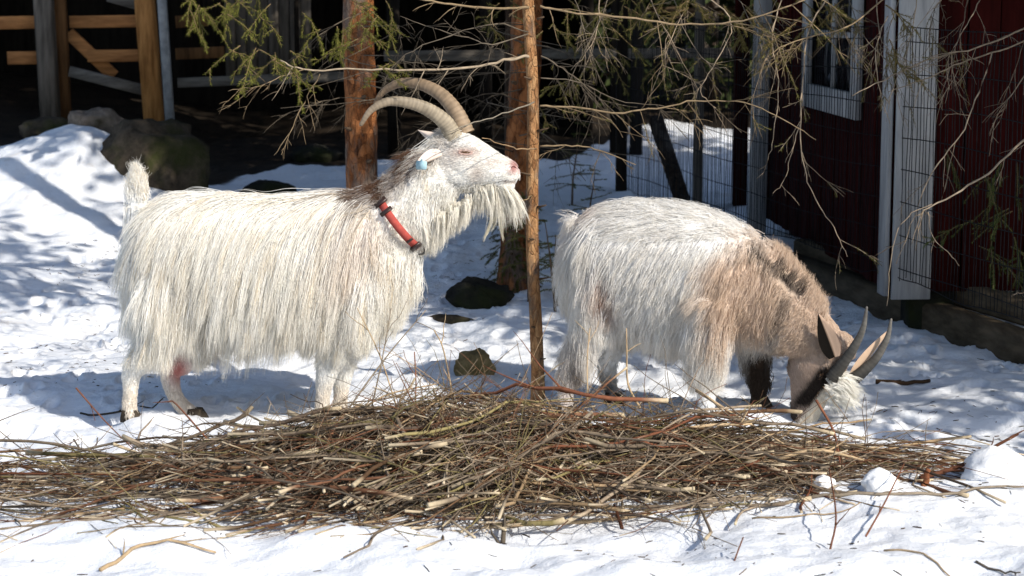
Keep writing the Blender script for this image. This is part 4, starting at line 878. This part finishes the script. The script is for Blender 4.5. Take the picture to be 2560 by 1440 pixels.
for k, (dx, dz) in enumerate(((0, 0),)):
    n_ = unit([-.45, -1, .1]); u_ = unit(np.cross(n_, [0, 0, 1])); v_ = np.cross(u_, n_); S = 12; V_ = []
    for o_2 in (0, .003):
        for j in range(S):
            a_ = j * 6.2832 / S; rr = .027 / max(abs(math.cos(a_)) ** .6, abs(math.sin(a_)) ** .6) * .85; V_.append(c + n_ * o_2 + (u_ * math.cos(a_) + v_ * math.sin(a_) * .8) * rr)
    V_ = [c + n_ * o_2 + u_ * q1 * .020 + v_ * q2 * .015 for o_2 in (0, .003) for q1, q2 in ((-.8, -1), (.8, -1), (1, -.7), (1, .7), (.8, 1), (.2, 1), (.1, 1.5), (-.1, 1.5), (-.2, 1), (-.8, 1), (-1, .7), (-1, -.7))]
    tm.add(V_, [(j, (j + 1) % S, S + (j + 1) % S, S + j) for j in range(S)] + [tuple(range(S - 1, -1, -1)), tuple(range(S, 2 * S))])
tg = tm.build('ear_tag', M['tag'], g1, False); tg['label'] = 'pale blue plastic ear tag'
ep, en = surf(bvh1, 1163, 381, -.004); eyeball(ep, .017, en, (1, .2, -.12), g1, (.46, .32, .28), .30)
line_on(bvh1, [(1288, 449), (1276, 452), (1262, 452), (1246, 455), (1236, 461)], .0022, .0004, 'mouth', M['buckle'], g1); line_on(bvh1, [(1291, 420), (1284, 416), (1277, 420)], .0034, .0, 'nostril', M['nostril'], g1)
eyeball(A1(1165, 379, .055), .013, (.25, 1, .12), (1, .2, -.15), g1, (.45, .30, .26))
for p in ((326, 1062, -.10), (490, 1056, .08), (805, 1058, -.10), (850, 1045, .10)): h = A1(*p); hoof((h[0], h[1], tz(h[0], h[1]) - .004), (1, 0, 0), g1)
# collar strap with buckle and ring
S = 48; a = np.linspace(0, 2 * np.pi, S, endpoint=False); wl = .150
def cpt(x, k, dz, g=1.0): return cc + cu_ * math.cos(x) * (ch * g + k) + LAT * math.sin(x) * (wl + k) + cn * dz
V_ = []; F_ = []
for x in a:
    for k, dz in ((.0, -.0135), (.0, .0135), (.005, .0135), (.005, -.0135)): V_.append(cpt(x, k, dz))
for j in range(S):
    for q in range(4): F_.append((j * 4 + q, j * 4 + (q + 1) % 4, ((j + 1) % S) * 4 + (q + 1) % 4, ((j + 1) % S) * 4 + q))
col_o = link('collar', mesh_from('collar', V_, F_, M['collar']), g1); col_o['label'] = 'red webbing collar'
def on_strap(x0, x1, k0, k1, half, nm, mat):
    V_, F_ = [], []; n = 6
    for i in range(n):
        x = x0 + (x1 - x0) * i / (n - 1)
        for k, dz in ((k0, -half), (k0, half), (k1, half), (k1, -half)): V_.append(cpt(x, k, dz))
    for i in range(n - 1):
        for q in range(4): F_.append((i * 4 + q, i * 4 + (q + 1) % 4, (i + 1) * 4 + (q + 1) % 4, (i + 1) * 4 + q))
    F_ += [(3, 2, 1, 0), ((n - 1) * 4, (n - 1) * 4 + 1, (n - 1) * 4 + 2, (n - 1) * 4 + 3)]
    return link(nm, mesh_from(nm, V_, F_, mat, smooth=False), col_o)
on_strap(-2.55, -2.40, .004, .014, .023, 'buckle', M['buckle']); on_strap(-2.15, -2.05, .004, .014, .023, 'buckle', M['buckle']); on_strap(-.75, -.60, .004, .013, .021, 'slider', M['buckle']); on_strap(-1.05, -.98, .005, .009, .012, 'slider', M['buckle'])
rc = cpt(-.42, .012, 0); x = np.linspace(0, 2 * np.pi, 17); V_, F_ = tubes(np.array([rc + (cu_ * math.cos(q) + unit(cn + LAT * -.5) * math.sin(q)) * .017 for q in x])[None], np.full((1, 17), .0035), 6, False); link('ring', mesh_from('ring', V_, F_, M['ring']), col_o)

# ---- grazing goat on the right, head down
Yg2 = lambda px: 7.18 - (px - 1420) * .00062
A2 = lambda px, py, dy=0: at(px, py, Yg2(px) + dy)
yaw = rad(24); E2 = np.array([math.cos(yaw), -math.sin(yaw), 0]); L2 = np.array([math.sin(yaw), math.cos(yaw), 0])
LH = unit([-.12, .99, 0]); o2 = A2(1640, 1040); g2 = thing('goat', (o2[0], o2[1], tz(o2[0], o2[1])), 'white goat with beige shoulders and short dark horns, grazing head down', 'goat')
m = MB()
loft(m, torso([(1438, 580, 720, .08), (1468, 535, 780, .135), (1530, 512, 815, .19), (1620, 508, 835, .205), (1720, 522, 850, .20), (1810, 560, 860, .18), (1880, 615, 860, .14), (1925, 670, 850, .09)], Yg2), L2, 28)
loft(m, [(A2(1840, 715), .19, .145), (A2(1900, 745), .165, .125), (A2(1965, 790), .125, .10), (A2(2020, 835), .098, .085), (A2(2062, 868), .080, .07)], L2)
loft(m, [(A2(2080, 838), .035, .04), (A2(2068, 868), .080, .062), (A2(2046, 920), .092, .068), (A2(2032, 965), .078, .058), (A2(2020, 1005), .058, .047), (A2(2012, 1038), .046, .041), (A2(2008, 1058), .034, .033)], LH)
def leg2(pts, sd):
    leg(m, [(A2(px, py) + L2 * sd * .10, r) for px, py, r in pts], L2)
leg2([(1540, 700, .10), (1518, 800, .07), (1475, 880, .042), (1448, 925, .034), (1440, 980, .026), (1442, 1020, .026)], -1)
leg2([(1500, 700, .12), (1510, 810, .08), (1500, 880, .045), (1490, 925, .034), (1500, 975, .024), (1510, 1005, .025)], 1)
leg2([(1800, 740, .11), (1795, 840, .075), (1790, 910, .045), (1788, 960, .034), (1790, 1010, .026), (1790, 1040, .027)], -1)
leg2([(1850, 740, .11), (1860, 840, .07), (1868, 910, .042), (1872, 960, .033), (1876, 1005, .025), (1878, 1035, .026)], 1)
loft(m, [(A2(1448, 560), .045, .04), (A2(1426, 585), .026, .022), (A2(1418, 640), .014, .012)], L2, 12)
for sd_ in (-1, 1):
    loft(m, [(A2(2040, 905) + LH * sd_ * .05, .02, .02), (A2(2052, 912) + LH * sd_ * .058, .022, .018), (A2(2066, 925) + LH * sd_ * .052, .014, .014)], LH, 10)
    loft(m, [(A2(2000, 890) + LH * sd_ * .04, .02, .02), (A2(2002, 925) + LH * sd_ * .045, .036, .026), (A2(2006, 965) + LH * sd_ * .036, .022, .02)], LH, 10)
loft(m, [(A2(2080, 850), .035, .04), (A2(2104, 866), .045, .05), (A2(2108, 895), .035, .045)], LH, 12)
b2 = fuse(m, .0075, 4); V, T = arrays(b2); px, py = proj(V)
BEI = np.array([.66, .525, .42]); GRY = np.array([.46, .36, .30])
def coat2(px, py):
    c = np.tile(WHITE, (len(px), 1)); f = vnoise(px * .02, py * .012, 9)[:, None]; c = c + f * np.array([.06, .07, .08])
    n = vnoise(px * .03, py * .03, 5) * 1.4
    sh = sstep(-.30, .30, 1 - np.sqrt(((px - 1885) / 145) ** 2 + ((py - 728) / 122) ** 2) + .20 * n)
    nk = sstep(1935, 1975, px + n * 20)
    th = np.exp(-(((px - 1512 - (py - 730) * .35) / 24) ** 2 + ((py - 735) / 48) ** 2)) * 1.0
    rp = np.exp(-(((px - 1470) / 34) ** 2 + ((py - 525) / 20) ** 2)) * .8
    lo = sstep(740, 960, py) * (px < 1490) * .75 * (.6 + 1.2 * vnoise(px * .08, py * .01, 14))
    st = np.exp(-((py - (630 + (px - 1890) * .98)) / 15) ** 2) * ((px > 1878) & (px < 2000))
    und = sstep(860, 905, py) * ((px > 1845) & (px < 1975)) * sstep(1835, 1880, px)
    head = (px > 1962) & (py > 770)
    dl = px - (2062 - (py - 945) * .75)
    eyeb = np.exp(-(np.abs(dl + 2) / 27) ** 3) * sstep(905, 935, py) * sstep(1035, 1005, py) * head
    muz = sstep(14, 26, dl) * sstep(945, 965, py) * head
    dk = sstep(1000, 1040, py) * (px < 1996) * (px > 1960)
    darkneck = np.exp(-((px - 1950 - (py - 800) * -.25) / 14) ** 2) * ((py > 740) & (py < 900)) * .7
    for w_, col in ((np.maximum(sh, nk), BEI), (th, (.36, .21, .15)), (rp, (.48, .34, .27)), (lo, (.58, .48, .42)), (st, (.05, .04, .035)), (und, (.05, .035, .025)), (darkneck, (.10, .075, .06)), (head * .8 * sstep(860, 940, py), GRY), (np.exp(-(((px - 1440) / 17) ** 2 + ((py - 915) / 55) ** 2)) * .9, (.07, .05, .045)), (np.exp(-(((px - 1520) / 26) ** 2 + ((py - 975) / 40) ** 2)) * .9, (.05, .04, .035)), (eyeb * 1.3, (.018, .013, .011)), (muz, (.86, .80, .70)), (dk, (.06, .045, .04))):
        w2 = np.clip(w_, 0, 1)[:, None]; c = c * (1 - w2) + np.array(col) * w2
    return c
a = b2.attributes.new('Col', 'FLOAT_COLOR', 'POINT'); c4 = np.ones((len(V), 4), np.float32); c4[:, :3] = coat2(px, py); a.data.foreach_set('color', c4.ravel())
b2.polygons.foreach_set('use_smooth', np.ones(len(b2.polygons), bool)); b2.materials.clear(); b2.materials.append(M['hide']); b2.name = 'body'
link('body', b2, g2); bvh2 = BVHTree.FromPolygons(V.tolist(), T.tolist(), all_triangles=True)
def spec2(P, n, rng):
    N = len(P); px, py = proj(P); L = np.full(N, .085); D = -E2[None] * .55 + np.array([0, 0, -1.]); D = np.tile(D, (N, 1)) if len(D) == 1 else D; D = D.copy(); lift = np.full(N, .22); grav = np.full(N, .09); mess = np.full(N, .13); dens = np.ones(N); pull = np.full(N, .02)
    back = (py < 600) & (px > 1500); rp0 = (py <= 560) & (px <= 1500); D[rp0] = -E2 * .45 + np.array([0, 0, -1.]); L[rp0] = .09; lift[rp0] = .1; D[back] = -E2 * 1.0 + np.array([0, 0, -.25]); L[back] = .075
    low = (py > 800) & (px < 1950); L[low] = .14; D[low] = -E2 * .25 + np.array([0, 0, -1])
    rear = (px < 1500) & (py > 560); lift[rear] = .06; L[rear] = .14; D[rear] = E2 * .02 + np.array([0, 0, -1])
    fl = (px > 1690) & (px < 1850) & (py > 800); L[fl] = .16
    sh = (px > 1820) & (px < 1960); L[sh] = np.minimum(L[sh], .06)
    leg_ = (py > 965) & (px < 1960); L[leg_] = .02; dens[leg_] = 0
    hem = np.interp(px, [1370, 1480, 1500, 1600, 1660, 1700, 1840, 1870, 1900], [975, 965, 860, 890, 915, 975, 980, 945, 900]); room = np.clip(hem - py, 8, 900) / 715; hh = (px < 1900) & ~leg_; L[hh] = np.minimum(L[hh], room[hh] + .012)
    mane = (px > 1930) & (py < 690 + (px - 1930) * .95); L[mane] = np.interp(px[mane], [1930, 2060, 2120], [.055, .06, .02]); D[mane] = np.array([.3, 0, .5]); lift[mane] = .8; grav[mane] = 0
    head = (px > 1958) & (py > 760); nkt = np.interp(px, [1940, 2050], [.055, .014]); nt_ = (px > 1940) & (px < 2075) & (py < 900) & ~mane; L[nt_] = nkt[nt_]; lift[nt_] = .14; mess[nt_] = .10; D[nt_] = -E2 * .7 + np.array([0, 0, -.6]); dens[nt_] = 2.0
    hd = head & ((px > 2060) | (py > 880)); dens[hd] = 0
    return dict(L=L, D=D, lift=lift, grav=grav, mess=mess, dens=dens, pull=pull)
r2 = np.random.default_rng(202)
G, s, root = guides(V, T, bvh2, 8000, spec2, r2)
px, py = proj(root); col = coat2(px, py) * r2.uniform(.90, 1.06, (len(px), 1))
G = lock(G, s['L'], 1500, .55, r2, .035)
strands('coat', G, col, 9, np.where(s['L'] > .04, .010, .006), .45, np.where(s['L'] > .04, .0009, .0008), g2, r2, .006, .35, (.95, .90, .82))
short_coat('face_hair', V, T, lambda P: ((proj(P)[0] > 1945) & (proj(P)[1] > 745)) * 1.0 + (proj(P)[1] > 930) * .5, lambda P: coat2(*proj(P)), lambda P: np.where((proj(P)[0] > 1945)[:, None], np.array([-.25, 0, 1.0]), np.array([-.05, 0, -1.])), 28000, .015, .0009, g2, r2, .30)
# white forelock between the horns
N = 260; G = np.empty((N, 9, 3))
for k in range(N):
    p = A2(r2.uniform(2062, 2116), r2.uniform(935, 1000), r2.normal(-.015, .028)); d = unit([.9 + r2.normal(0, .25), r2.normal(-.15, .25), -.25 + r2.normal(0, .35)]); L = r2.uniform(.045, .095); G[k, 0] = p
    for j in range(1, 9): d = unit(d + np.array([0, 0, -.10])); p = p + d * L / 8; G[k, j] = p
strands('forelock', G, np.tile(np.array([.89, .86, .79]), (N, 1)), 9, .006, .75, .0009, g2, r2)
# tuft of mane at the poll
DK, DT = (.042, .040, .036), (.17, .16, .145)
ridged_horn([A2(2078, 945, -.05), A2(2102, 915, -.055), A2(2135, 868, -.065), A2(2158, 820, -.07), A2(2167, 768, -.075)], .026, .004, L2, DK, DT, g2, 20)
ridged_horn([A2(2118, 958, .03), A2(2150, 935, .035), A2(2190, 895, .05), A2(2218, 845, .06), A2(2228, 798, .065)], .026, .004, L2, DK, DT, g2, 20)
ear(A2(2086, 892, -.07), A2(2046, 784, -.11), (1, -.1, .2), .033, g2, (.48, .34, .25), (.48, .34, .25), -.2, (.006, .005, .004))  # near-black left half paints the shade of the ear opening
ear(A2(2128, 950, .05), A2(2220, 826, .10), (.6, .3, .5), .030, g2, (.60, .42, .28), (.60, .44, .32), .25)
ep, en = surf(bvh2, 2050, 938, -.003); eyeball(ep, .012, en, (-.3, 0, -1), g2, (.30, .17, .10))
eyeball(A2(2056, 934) + L2 * .066, .010, L2 + np.array([.15, 0, 0]), (-.3, 0, -1), g2, (.30, .17, .10))
for px_, py_, sd_ in ((1444, 1030, -1), (1510, 1030, 1), (1790, 1055, -1), (1878, 1050, 1)): h = A2(px_, py_) + L2 * sd_ * .10; hoof((h[0], h[1], tz(h[0], h[1]) - .004), E2, g2)

# ------------------------------------------------------------------ brush pile
bp = thing('brush_pile', (0.0, 6.0, tz(0, 6.0)), 'wide heap of cut brown twigs and branches in front of the goats', 'brush pile')
bx = np.array([-1.75, -1.3, -.9, -.55, -.2, .1, .5, .8, 1.1, 1.4, 1.6]); bh = np.array([.03, .055, .09, .145, .205, .215, .15, .075, .045, .025, .01])
byc = np.array([5.9, 5.9, 5.9, 5.95, 5.98, 6.0, 6.05, 6.1, 6.15, 6.2, 6.25]); bw = np.array([.40, .42, .42, .44, .46, .44, .38, .36, .30, .22, .14])
def heap(x, y):
    c = np.interp(x, bx, byc); w_ = np.interp(x, bx, bw); u = (y - c) / w_
    prof = np.where(u < 0, np.clip(1 - np.abs(u) ** 1.5, 0, 1), np.clip(1 - (np.abs(u)) ** 2.2, 0, 1))
    return np.interp(x, bx, bh) * prof * (1 + .75 * vnoise(x * 3.1, y * 4, 31) + .5 * vnoise(x * 7, y * 7, 32))
rp_ = np.random.default_rng(303)
def pile_twigs(N, Lr, rr, Kp, wob, fr, ang=.28, lift=.25):
    x = rp_.uniform(-1.78, 1.42, N); keep = rp_.random(N) < (.16 + .84 * np.interp(x, bx, bh) / .21); x = np.where(keep, x, rp_.uniform(-.7, .9, N))
    c, w_ = np.interp(x, bx, byc), np.interp(x, bx, bw); y = c + w_ * np.clip(rp_.normal(-.06, .42, N), -1.25, .95)
    L = Lr[0] + (Lr[1] - Lr[0]) * rp_.random(N) ** 1.4; clump = vnoise(x * 2.6, y * 4.5, 77) * 1.5
    a = rp_.normal(0, ang, N) + np.interp(x, [-1.7, -1.2, -.6, .2, .6, 1.4], [-.15, .1, .5, .45, .0, -.1]) + clump * .8
    odd = rp_.random(N) < .16; a[odd] = rp_.uniform(-1.5, 1.5, odd.sum()); flip = rp_.random(N) < .35; a[flip] += np.pi
    # heading wanders along the stick, with a few kinks
    da = rp_.normal(0, wob, (N, Kp)) + rp_.normal(0, wob * .6, (N, 1)); kink = rp_.random((N, Kp)) < .13; da = da + kink * rp_.normal(0, .5, (N, Kp)); hd = a[:, None] + np.cumsum(da, 1); st = (L / (Kp - 1))[:, None]
    P = np.empty((N, Kp, 3)); P[..., 0] = np.cumsum(np.cos(hd) * st, 1); P[..., 1] = np.cumsum(np.sin(hd) * st, 1)
    P[..., 0] += (x - P[:, Kp // 2, 0])[:, None]; P[..., 1] += (y - P[:, Kp // 2, 1])[:, None]
    t = np.linspace(-.5, .5, Kp)[None]; f = fr[0] + (fr[1] - fr[0]) * rp_.random(N) ** .8
    h = heap(P[..., 0], P[..., 1]); hc = h[:, Kp // 2][:, None]; hs = hc * .5 + h * .5; tilt = rp_.normal(0, lift, N)[:, None] * .22 * np.interp(x, [.5, .9], [1, .35])[:, None]
    arch = rp_.normal(.0, .10, (N, 1)) * (.25 - t ** 2) * L[:, None] * 2; zj = np.cumsum(rp_.normal(0, .003, (N, Kp)), 1)
    P[..., 2] = terrain(P[..., 0], P[..., 1], False) + np.maximum(.006, f[:, None] * hs + tilt * t * L[:, None] * (hc > .04) + arch + zj)
    P[..., 2] = np.maximum(P[..., 2], terrain(P[..., 0], P[..., 1]) + .002)
    r0 = rr[0] + (rr[1] - rr[0]) * rp_.random(N) ** 1.8; r = r0[:, None] * np.linspace(1, .35, Kp)[None] * (1 + rp_.normal(0, .07, (N, Kp)))
    return P, r
def twig_cols(N):
    pal = np.array([GREY, GREY * 1.35, TAN * .75, TAN, REDB * np.array([.9, 1.1, 1.15]), REDB * .8, OLIVE, np.array([.12, .075, .045]), np.array([.09, .07, .055])]); return pal[rp_.choice(9, N, p=[.28, .16, .09, .03, .10, .07, .07, .12, .08])] * rp_.uniform(.45, 1.0, (N, 1)) * np.array([1, .95, .92])
def ends_pale(c, Kp, S):
    C = np.repeat(c[:, None], Kp, 1)
    C[:, 0] = np.array([.60, .50, .36]) * (.8 + .3 * rp_.random((len(c), 1))); return np.repeat(C.reshape(-1, 3), S, 0)
# the branches one can pick out
P, r = pile_twigs(300, (.4, 1.3), (.0024, .0088), 14, .085, (.60, 1.12), .30, .6); cN = twig_cols(300) * 1.3
for k in range(300):
    V_, F_ = tubes(P[k:k + 1], r[k:k + 1], 6); m = MB(); cl = np.repeat(np.repeat(cN[k][None], 14, 0), 6, 0); cl[:6] = (.58, .48, .33); m.add(V_, F_.tolist(), cl)
    for _ in range(rp_.integers(2, 8)):
        j = rp_.integers(2, 13); d = unit(unit(P[k, j] - P[k, j - 1]) + rp_.normal(0, .36, 3) + np.array([0, 0, .10])); Q = wander(P[k, j], d, rp_.uniform(.08, .34), 6, .10, 0, rp_); V_, F_ = tubes(Q[None], np.linspace(r[k, j] * .6, .0008, 6)[None], 4); m.add(V_, F_.tolist(), cN[k] * .9)
    m.build('branch', M['twig'], bp)
tv, tf, tc, kk = [], [], [], 0
for N, Lr, rr, wob, fr, lift, an in ((800, (.3, 1.0), (.002, .0056), .08, (.0, .92), .35, .34), (1600, (.15, .7), (.0011, .0024), .15, (.05, 1.1), .9, .5), (1900, (.06, .3), (.0006, .0013), .2, (.3, 1.3), 2.4, .8)):
    P, r = pile_twigs(N, Lr, rr, 8, wob, fr, an, lift); V_, F_ = tubes(P, r, 4); c = twig_cols(N); tv.append(V_); tf.append(F_ + kk); tc.append(ends_pale(c, 8, 4)); kk += len(V_)
tag(link('small_twigs', mesh_from('small_twigs', np.concatenate(tv), np.concatenate(tf), M['twig'], np.concatenate(tc)), bp), kind='stuff')
# stems that stick up out of the pile
def stem(pts, r0, r1, c, tw=2, nm='branch', parent=bp, tl=(.05, .14)):
    P = catmull(np.array([at(*p) for p in pts]), 4); m = MB(); V_, F_ = tubes(P[None], np.linspace(r0, r1, len(P))[None], 6); m.add(V_, F_.tolist(), c)
    for _ in range(tw):
        j = rp_.integers(2, len(P) - 1); d = unit(unit(P[j] - P[j - 1]) + rp_.normal(0, .5, 3)); Q = wander(P[j], d, rp_.uniform(*tl), 5, .12, 0, rp_); V_, F_ = tubes(Q[None], np.linspace(r1, .0009, 5)[None], 4); m.add(V_, F_.tolist(), np.array(c) * .9)
    return m.build(nm, M['twig'], parent)
T_, G_, R_ = TAN * 1.05, GREY * 1.2, REDB * 1.1
for pts, a_, b_2, c, n in (([(1060, 1180, 6.0), (1000, 1040, 6.2), (950, 890, 6.3), (893, 770, 6.35)], .0038, .0015, T_, 4), ([(920, 1060, 6.2), (955, 900, 6.25), (978, 770, 6.3)], .003, .0016, G_, 4), ([(830, 1080, 6.1), (960, 900, 6.25), (1065, 775, 6.35)], .0035, .0014, G_, 5),
        ([(1150, 1220, 5.9), (1138, 1040, 6.2), (1110, 880, 6.3), (1085, 825, 6.3)], .004, .002, T_, 2), ([(1035, 1060, 6.2), (1040, 960, 6.25), (1036, 880, 6.3)], .003, .0018, R_, 3), ([(1470, 1010, 6.2), (1468, 900, 6.25), (1475, 820, 6.3)], .0028, .0016, T_, 2), ([(1600, 1020, 6.2), (1570, 960, 6.3), (1567, 880, 6.3), (1566, 820, 6.3)], .0045, .002, T_, 1),
        ([(700, 1180, 5.9), (860, 1060, 6.1), (960, 990, 6.2), (1090, 960, 6.3)], .005, .002, T_, 4), ([(600, 1250, 5.8), (760, 1150, 5.95), (900, 1080, 6.05), (1060, 1030, 6.1)], .006, .003, T_, 3), ([(890, 1270, 5.7), (1010, 1180, 5.8), (1090, 1110, 5.95), (1180, 1085, 6.0)], .0065, .003, G_ * 1.3, 3), ([(1300, 1180, 5.8), (1400, 1100, 5.95), (1480, 1030, 6.05)], .0085, .006, G_ * 1.4, 1),
        ([(1740, 975, 6.25), (1840, 1040, 6.15), (1960, 1110, 6.0)], .0055, .0025, T_ * 1.2, 1), ([(2040, 1000, 6.2), (2085, 1080, 6.15), (2100, 1160, 6.05)], .0045, .003, R_, 2), ([(860, 1360, 5.5), (1000, 1270, 5.6), (1120, 1180, 5.75), (1290, 1110, 5.9)], .006, .0025, G_ * 1.3, 4), ([(190, 970, 6.4), (260, 1050, 6.35), (330, 1120, 6.2)], .0028, .0015, R_, 2), ([(520, 1100, 6.1), (440, 1010, 6.3), (420, 1005, 6.35)], .0035, .002, R_, 2),
        ([(1210, 1315, 5.55), (1330, 1308, 5.58), (1450, 1305, 5.6), (1640, 1285, 5.65)], .010, .004, T_ * 1.2, 4), ([(1640, 1090, 6.0), (1760, 1065, 6.0), (1880, 1060, 6.0)], .0075, .004, TAN * 1.4, 2), ([(1940, 1150, 5.95), (2040, 1125, 5.95), (2160, 1150, 5.95)], .007, .004, TAN * 1.2, 2), ([(140, 1230, 5.85), (270, 1290, 5.75), (390, 1310, 5.7)], .0055, .004, GREY * 1.3, 1),
        ([(330, 1210, 5.8), (420, 1235, 5.75), (560, 1245, 5.7), (650, 1265, 5.68)], .008, .005, GREY * 1.1, 2)):
    stem(pts, a_, b_2, c, n)
# loose sticks lying or standing in the snow
def loose(pts, r0, r1, c, label, tw=2, nm='stick', drop=True):
    P = catmull(np.array([at(*p) for p in pts]), 4)
    if drop: P[:, 2] = terrain(P[:, 0], P[:, 1]) + r0 * .8 + np.linspace(0, .004, len(P))
    m = MB(); V_, F_ = tubes(P[None], np.linspace(r0, r1, len(P))[None], 6); m.add(V_, F_.tolist(), c)
    for _ in range(tw):
        j = rp_.integers(2, len(P) - 1); d = unit(unit(P[j] - P[j - 1]) + rp_.normal(0, .5, 3) * np.array([1, 1, .4]) + np.array([0, 0, .1])); Q = wander(P[j], d, rp_.uniform(.04, .12), 5, .12, 0, rp_); V_, F_ = tubes(Q[None], np.linspace(r1, .0009, 5)[None], 4); m.add(V_, F_.tolist(), np.array(c) * .9)
    o = m.build(nm, M['twig']); return tag(o, label, 'stick')
loose([(1960, 1215, 5.78), (2100, 1240, 5.72), (2300, 1240, 5.72), (2480, 1215, 5.78), (2600, 1195, 5.82)], .006, .003, GREY * 1.3, 'long straight grey stick lying on the snow at the pile end', 4)
loose([(2075, 1375, 5.2), (2090, 1290, 5.3), (2072, 1165, 5.75)], .0032, .002, REDB * .8, 'thin upright twig standing in the snow below the grazing goat', 1, drop=False)
loose([(2165, 1340, 5.25), (2210, 1260, 5.5), (2260, 1160, 5.75)], .0032, .002, REDB, 'slanting reddish twig stuck in the snow by the snow lump', 2, drop=False)
loose([(1828, 1425, 5.05), (1842, 1385, 5.1), (1858, 1343, 5.15)], .0026, .002, REDB * .7, 'short dark twig sticking up from the front snow', 0, drop=False)
loose([(2210, 1368, 5.2), (2290, 1375, 5.15), (2360, 1410, 5.05), (2420, 1450, 4.97)], .003, .002, TAN, 'curved straw coloured stalk lying at the front right', 0)
loose([(2440, 1380, 5.1), (2500, 1420, 5.05), (2550, 1460, 4.95)], .0035, .002, GREY * .6, 'dark stick in the front right corner', 1)
loose([(1700, 1290, 5.6), (1800, 1270, 5.66), (1900, 1262, 5.68)], .003, .0016, OLIVE, 'thin pale twig on the snow below the pile', 3)
loose([(1880, 1300, 5.55), (1960, 1312, 5.52), (2060, 1300, 5.55), (2150, 1270, 5.62)], .003, .0016, TAN * .8, 'bent thin stalk on the snow right of the pile front', 1)
loose([(250, 1420, 5.05), (330, 1385, 5.15), (420, 1375, 5.2), (540, 1370, 5.2)], .006, .003, TAN, 'forked tan stick lying in the front left snow', 3)
loose([(2190, 935, 7.5), (2250, 938, 7.5), (2325, 932, 7.55)], .010, .007, np.array([.06, .035, .02]), 'dark broken branch on the shaded snow behind the horns', 2)
loose([(20, 1330, 5.55), (35, 1355, 5.45), (55, 1382, 5.35)], .0035, .002, GREY * .5, 'short dark stick at the front left edge of the pile', 0)
loose([(950, 1310, 5.55), (930, 1345, 5.45), (970, 1385, 5.3), (1010, 1350, 5.4), (1025, 1315, 5.5)], .0036, .002, GREY * .5, 'dark v-shaped forked twig in the snow before the pile', 1, drop=False)
loose([(200, 1000, 7.05), (280, 1012, 6.98), (330, 1000, 7.05), (380, 1010, 7.0), (420, 990, 7.1)], .004, .002, GREY * .3, 'dark thin stick lying on the snow between the hind legs', 2)
loose([(2300, 1195, 5.95), (2400, 1165, 6.0), (2480, 1120, 6.08), (2545, 1085, 6.15)], .008, .004, REDB * .6, 'thick dark branch rising to the right out of the pile', 6, drop=False)
loose([(2306, 1222, 5.85), (2316, 1202, 5.85), (2316, 1185, 5.84), (2322, 1172, 5.84)], .011, .008, np.array([.20, .08, .04]), 'stubby orange barked stump of a branch at the pile end', 0, drop=False)
loose([(1255, 1395, 5.25), (1258, 1345, 5.4), (1262, 1300, 5.55)], .008, .006, GREY * .7, 'broken grey branch stub poking down in front of the pile', 2, drop=False)
loose([(1555, 1320, 5.5), (1545, 1290, 5.55), (1535, 1262, 5.62)], .006, .004, REDB * .5, 'short dark stub leaning on the front of the pile', 1, drop=False)
# lumps of snow on and beside the pile
def lump(px, py, Y, s, label, seed):
    c = at(px, py, Y); c[2] = tz(c[0], c[1]) + s[2] * .45; o = rock('snow_lump', tuple(c), s, M['snow'], label, seed, 0, .3, 4); o['category'] = 'snow lump'
def snow_plain():
    m, t, p = nodes('snow'); t.links.new(ramp(t, noise(t, 6, 5, .6), [(.3, (.82, .84, .87)), (.7, (.9, .9, .91))]), p.inputs['Base Color']); p.inputs['Roughness'].default_value = .75; bump(t, p, noise(t, 40, 6, .7), .5, .01); return m
M['snow'] = snow_plain()
lump(2200, 1225, 5.78, (.055, .05, .05), 'white snow lump at the right end of the pile', 71)
lump(2490, 1170, 5.95, (.11, .09, .075), 'big snow clod beside the thick dark branch', 72)
lump(1270, 1345, 5.42, (.001, .001, .001), 'tiny clod', 73) if False else None
lump(2060, 1205, 5.85, (.035, .03, .025), 'small snow crumb under the long grey stick', 74)
# bits of bark and needles scattered over the snow
lx = r2.uniform(-2.4, 2.4, 4200); ly = 4.8 + 6.0 * r2.random(4200) ** 1.2; kp_ = r2.random(4200) < np.clip(vnoise(lx * 1.3, ly * 1.6, 91) * 2.6 + .22, .03, 1) * np.interp(ly, [5.2, 6.6], [.45, 1]); lx, ly = lx[kp_], ly[kp_]; N = len(lx); L = r2.uniform(.005, .03, N); a = r2.uniform(0, 6.283, N)
P = np.stack([np.stack([lx + np.cos(a) * L * k, ly + np.sin(a) * L * k, 0 * lx], -1) for k in (-.5, 0, .5)], 1); P[..., 2] = terrain(P[..., 0], P[..., 1]) + .002
V_, F_ = tubes(P, r2.uniform(.0007, .0022, N)[:, None] * np.array([.7, 1, .6])[None], 4)
tag(link('bark_litter', mesh_from('bark_litter', V_, F_, M['litter'], np.repeat(twig_cols(N) * .45, 12, 0))), 'fine bits of bark and twigs scattered over the snow', kind='stuff')
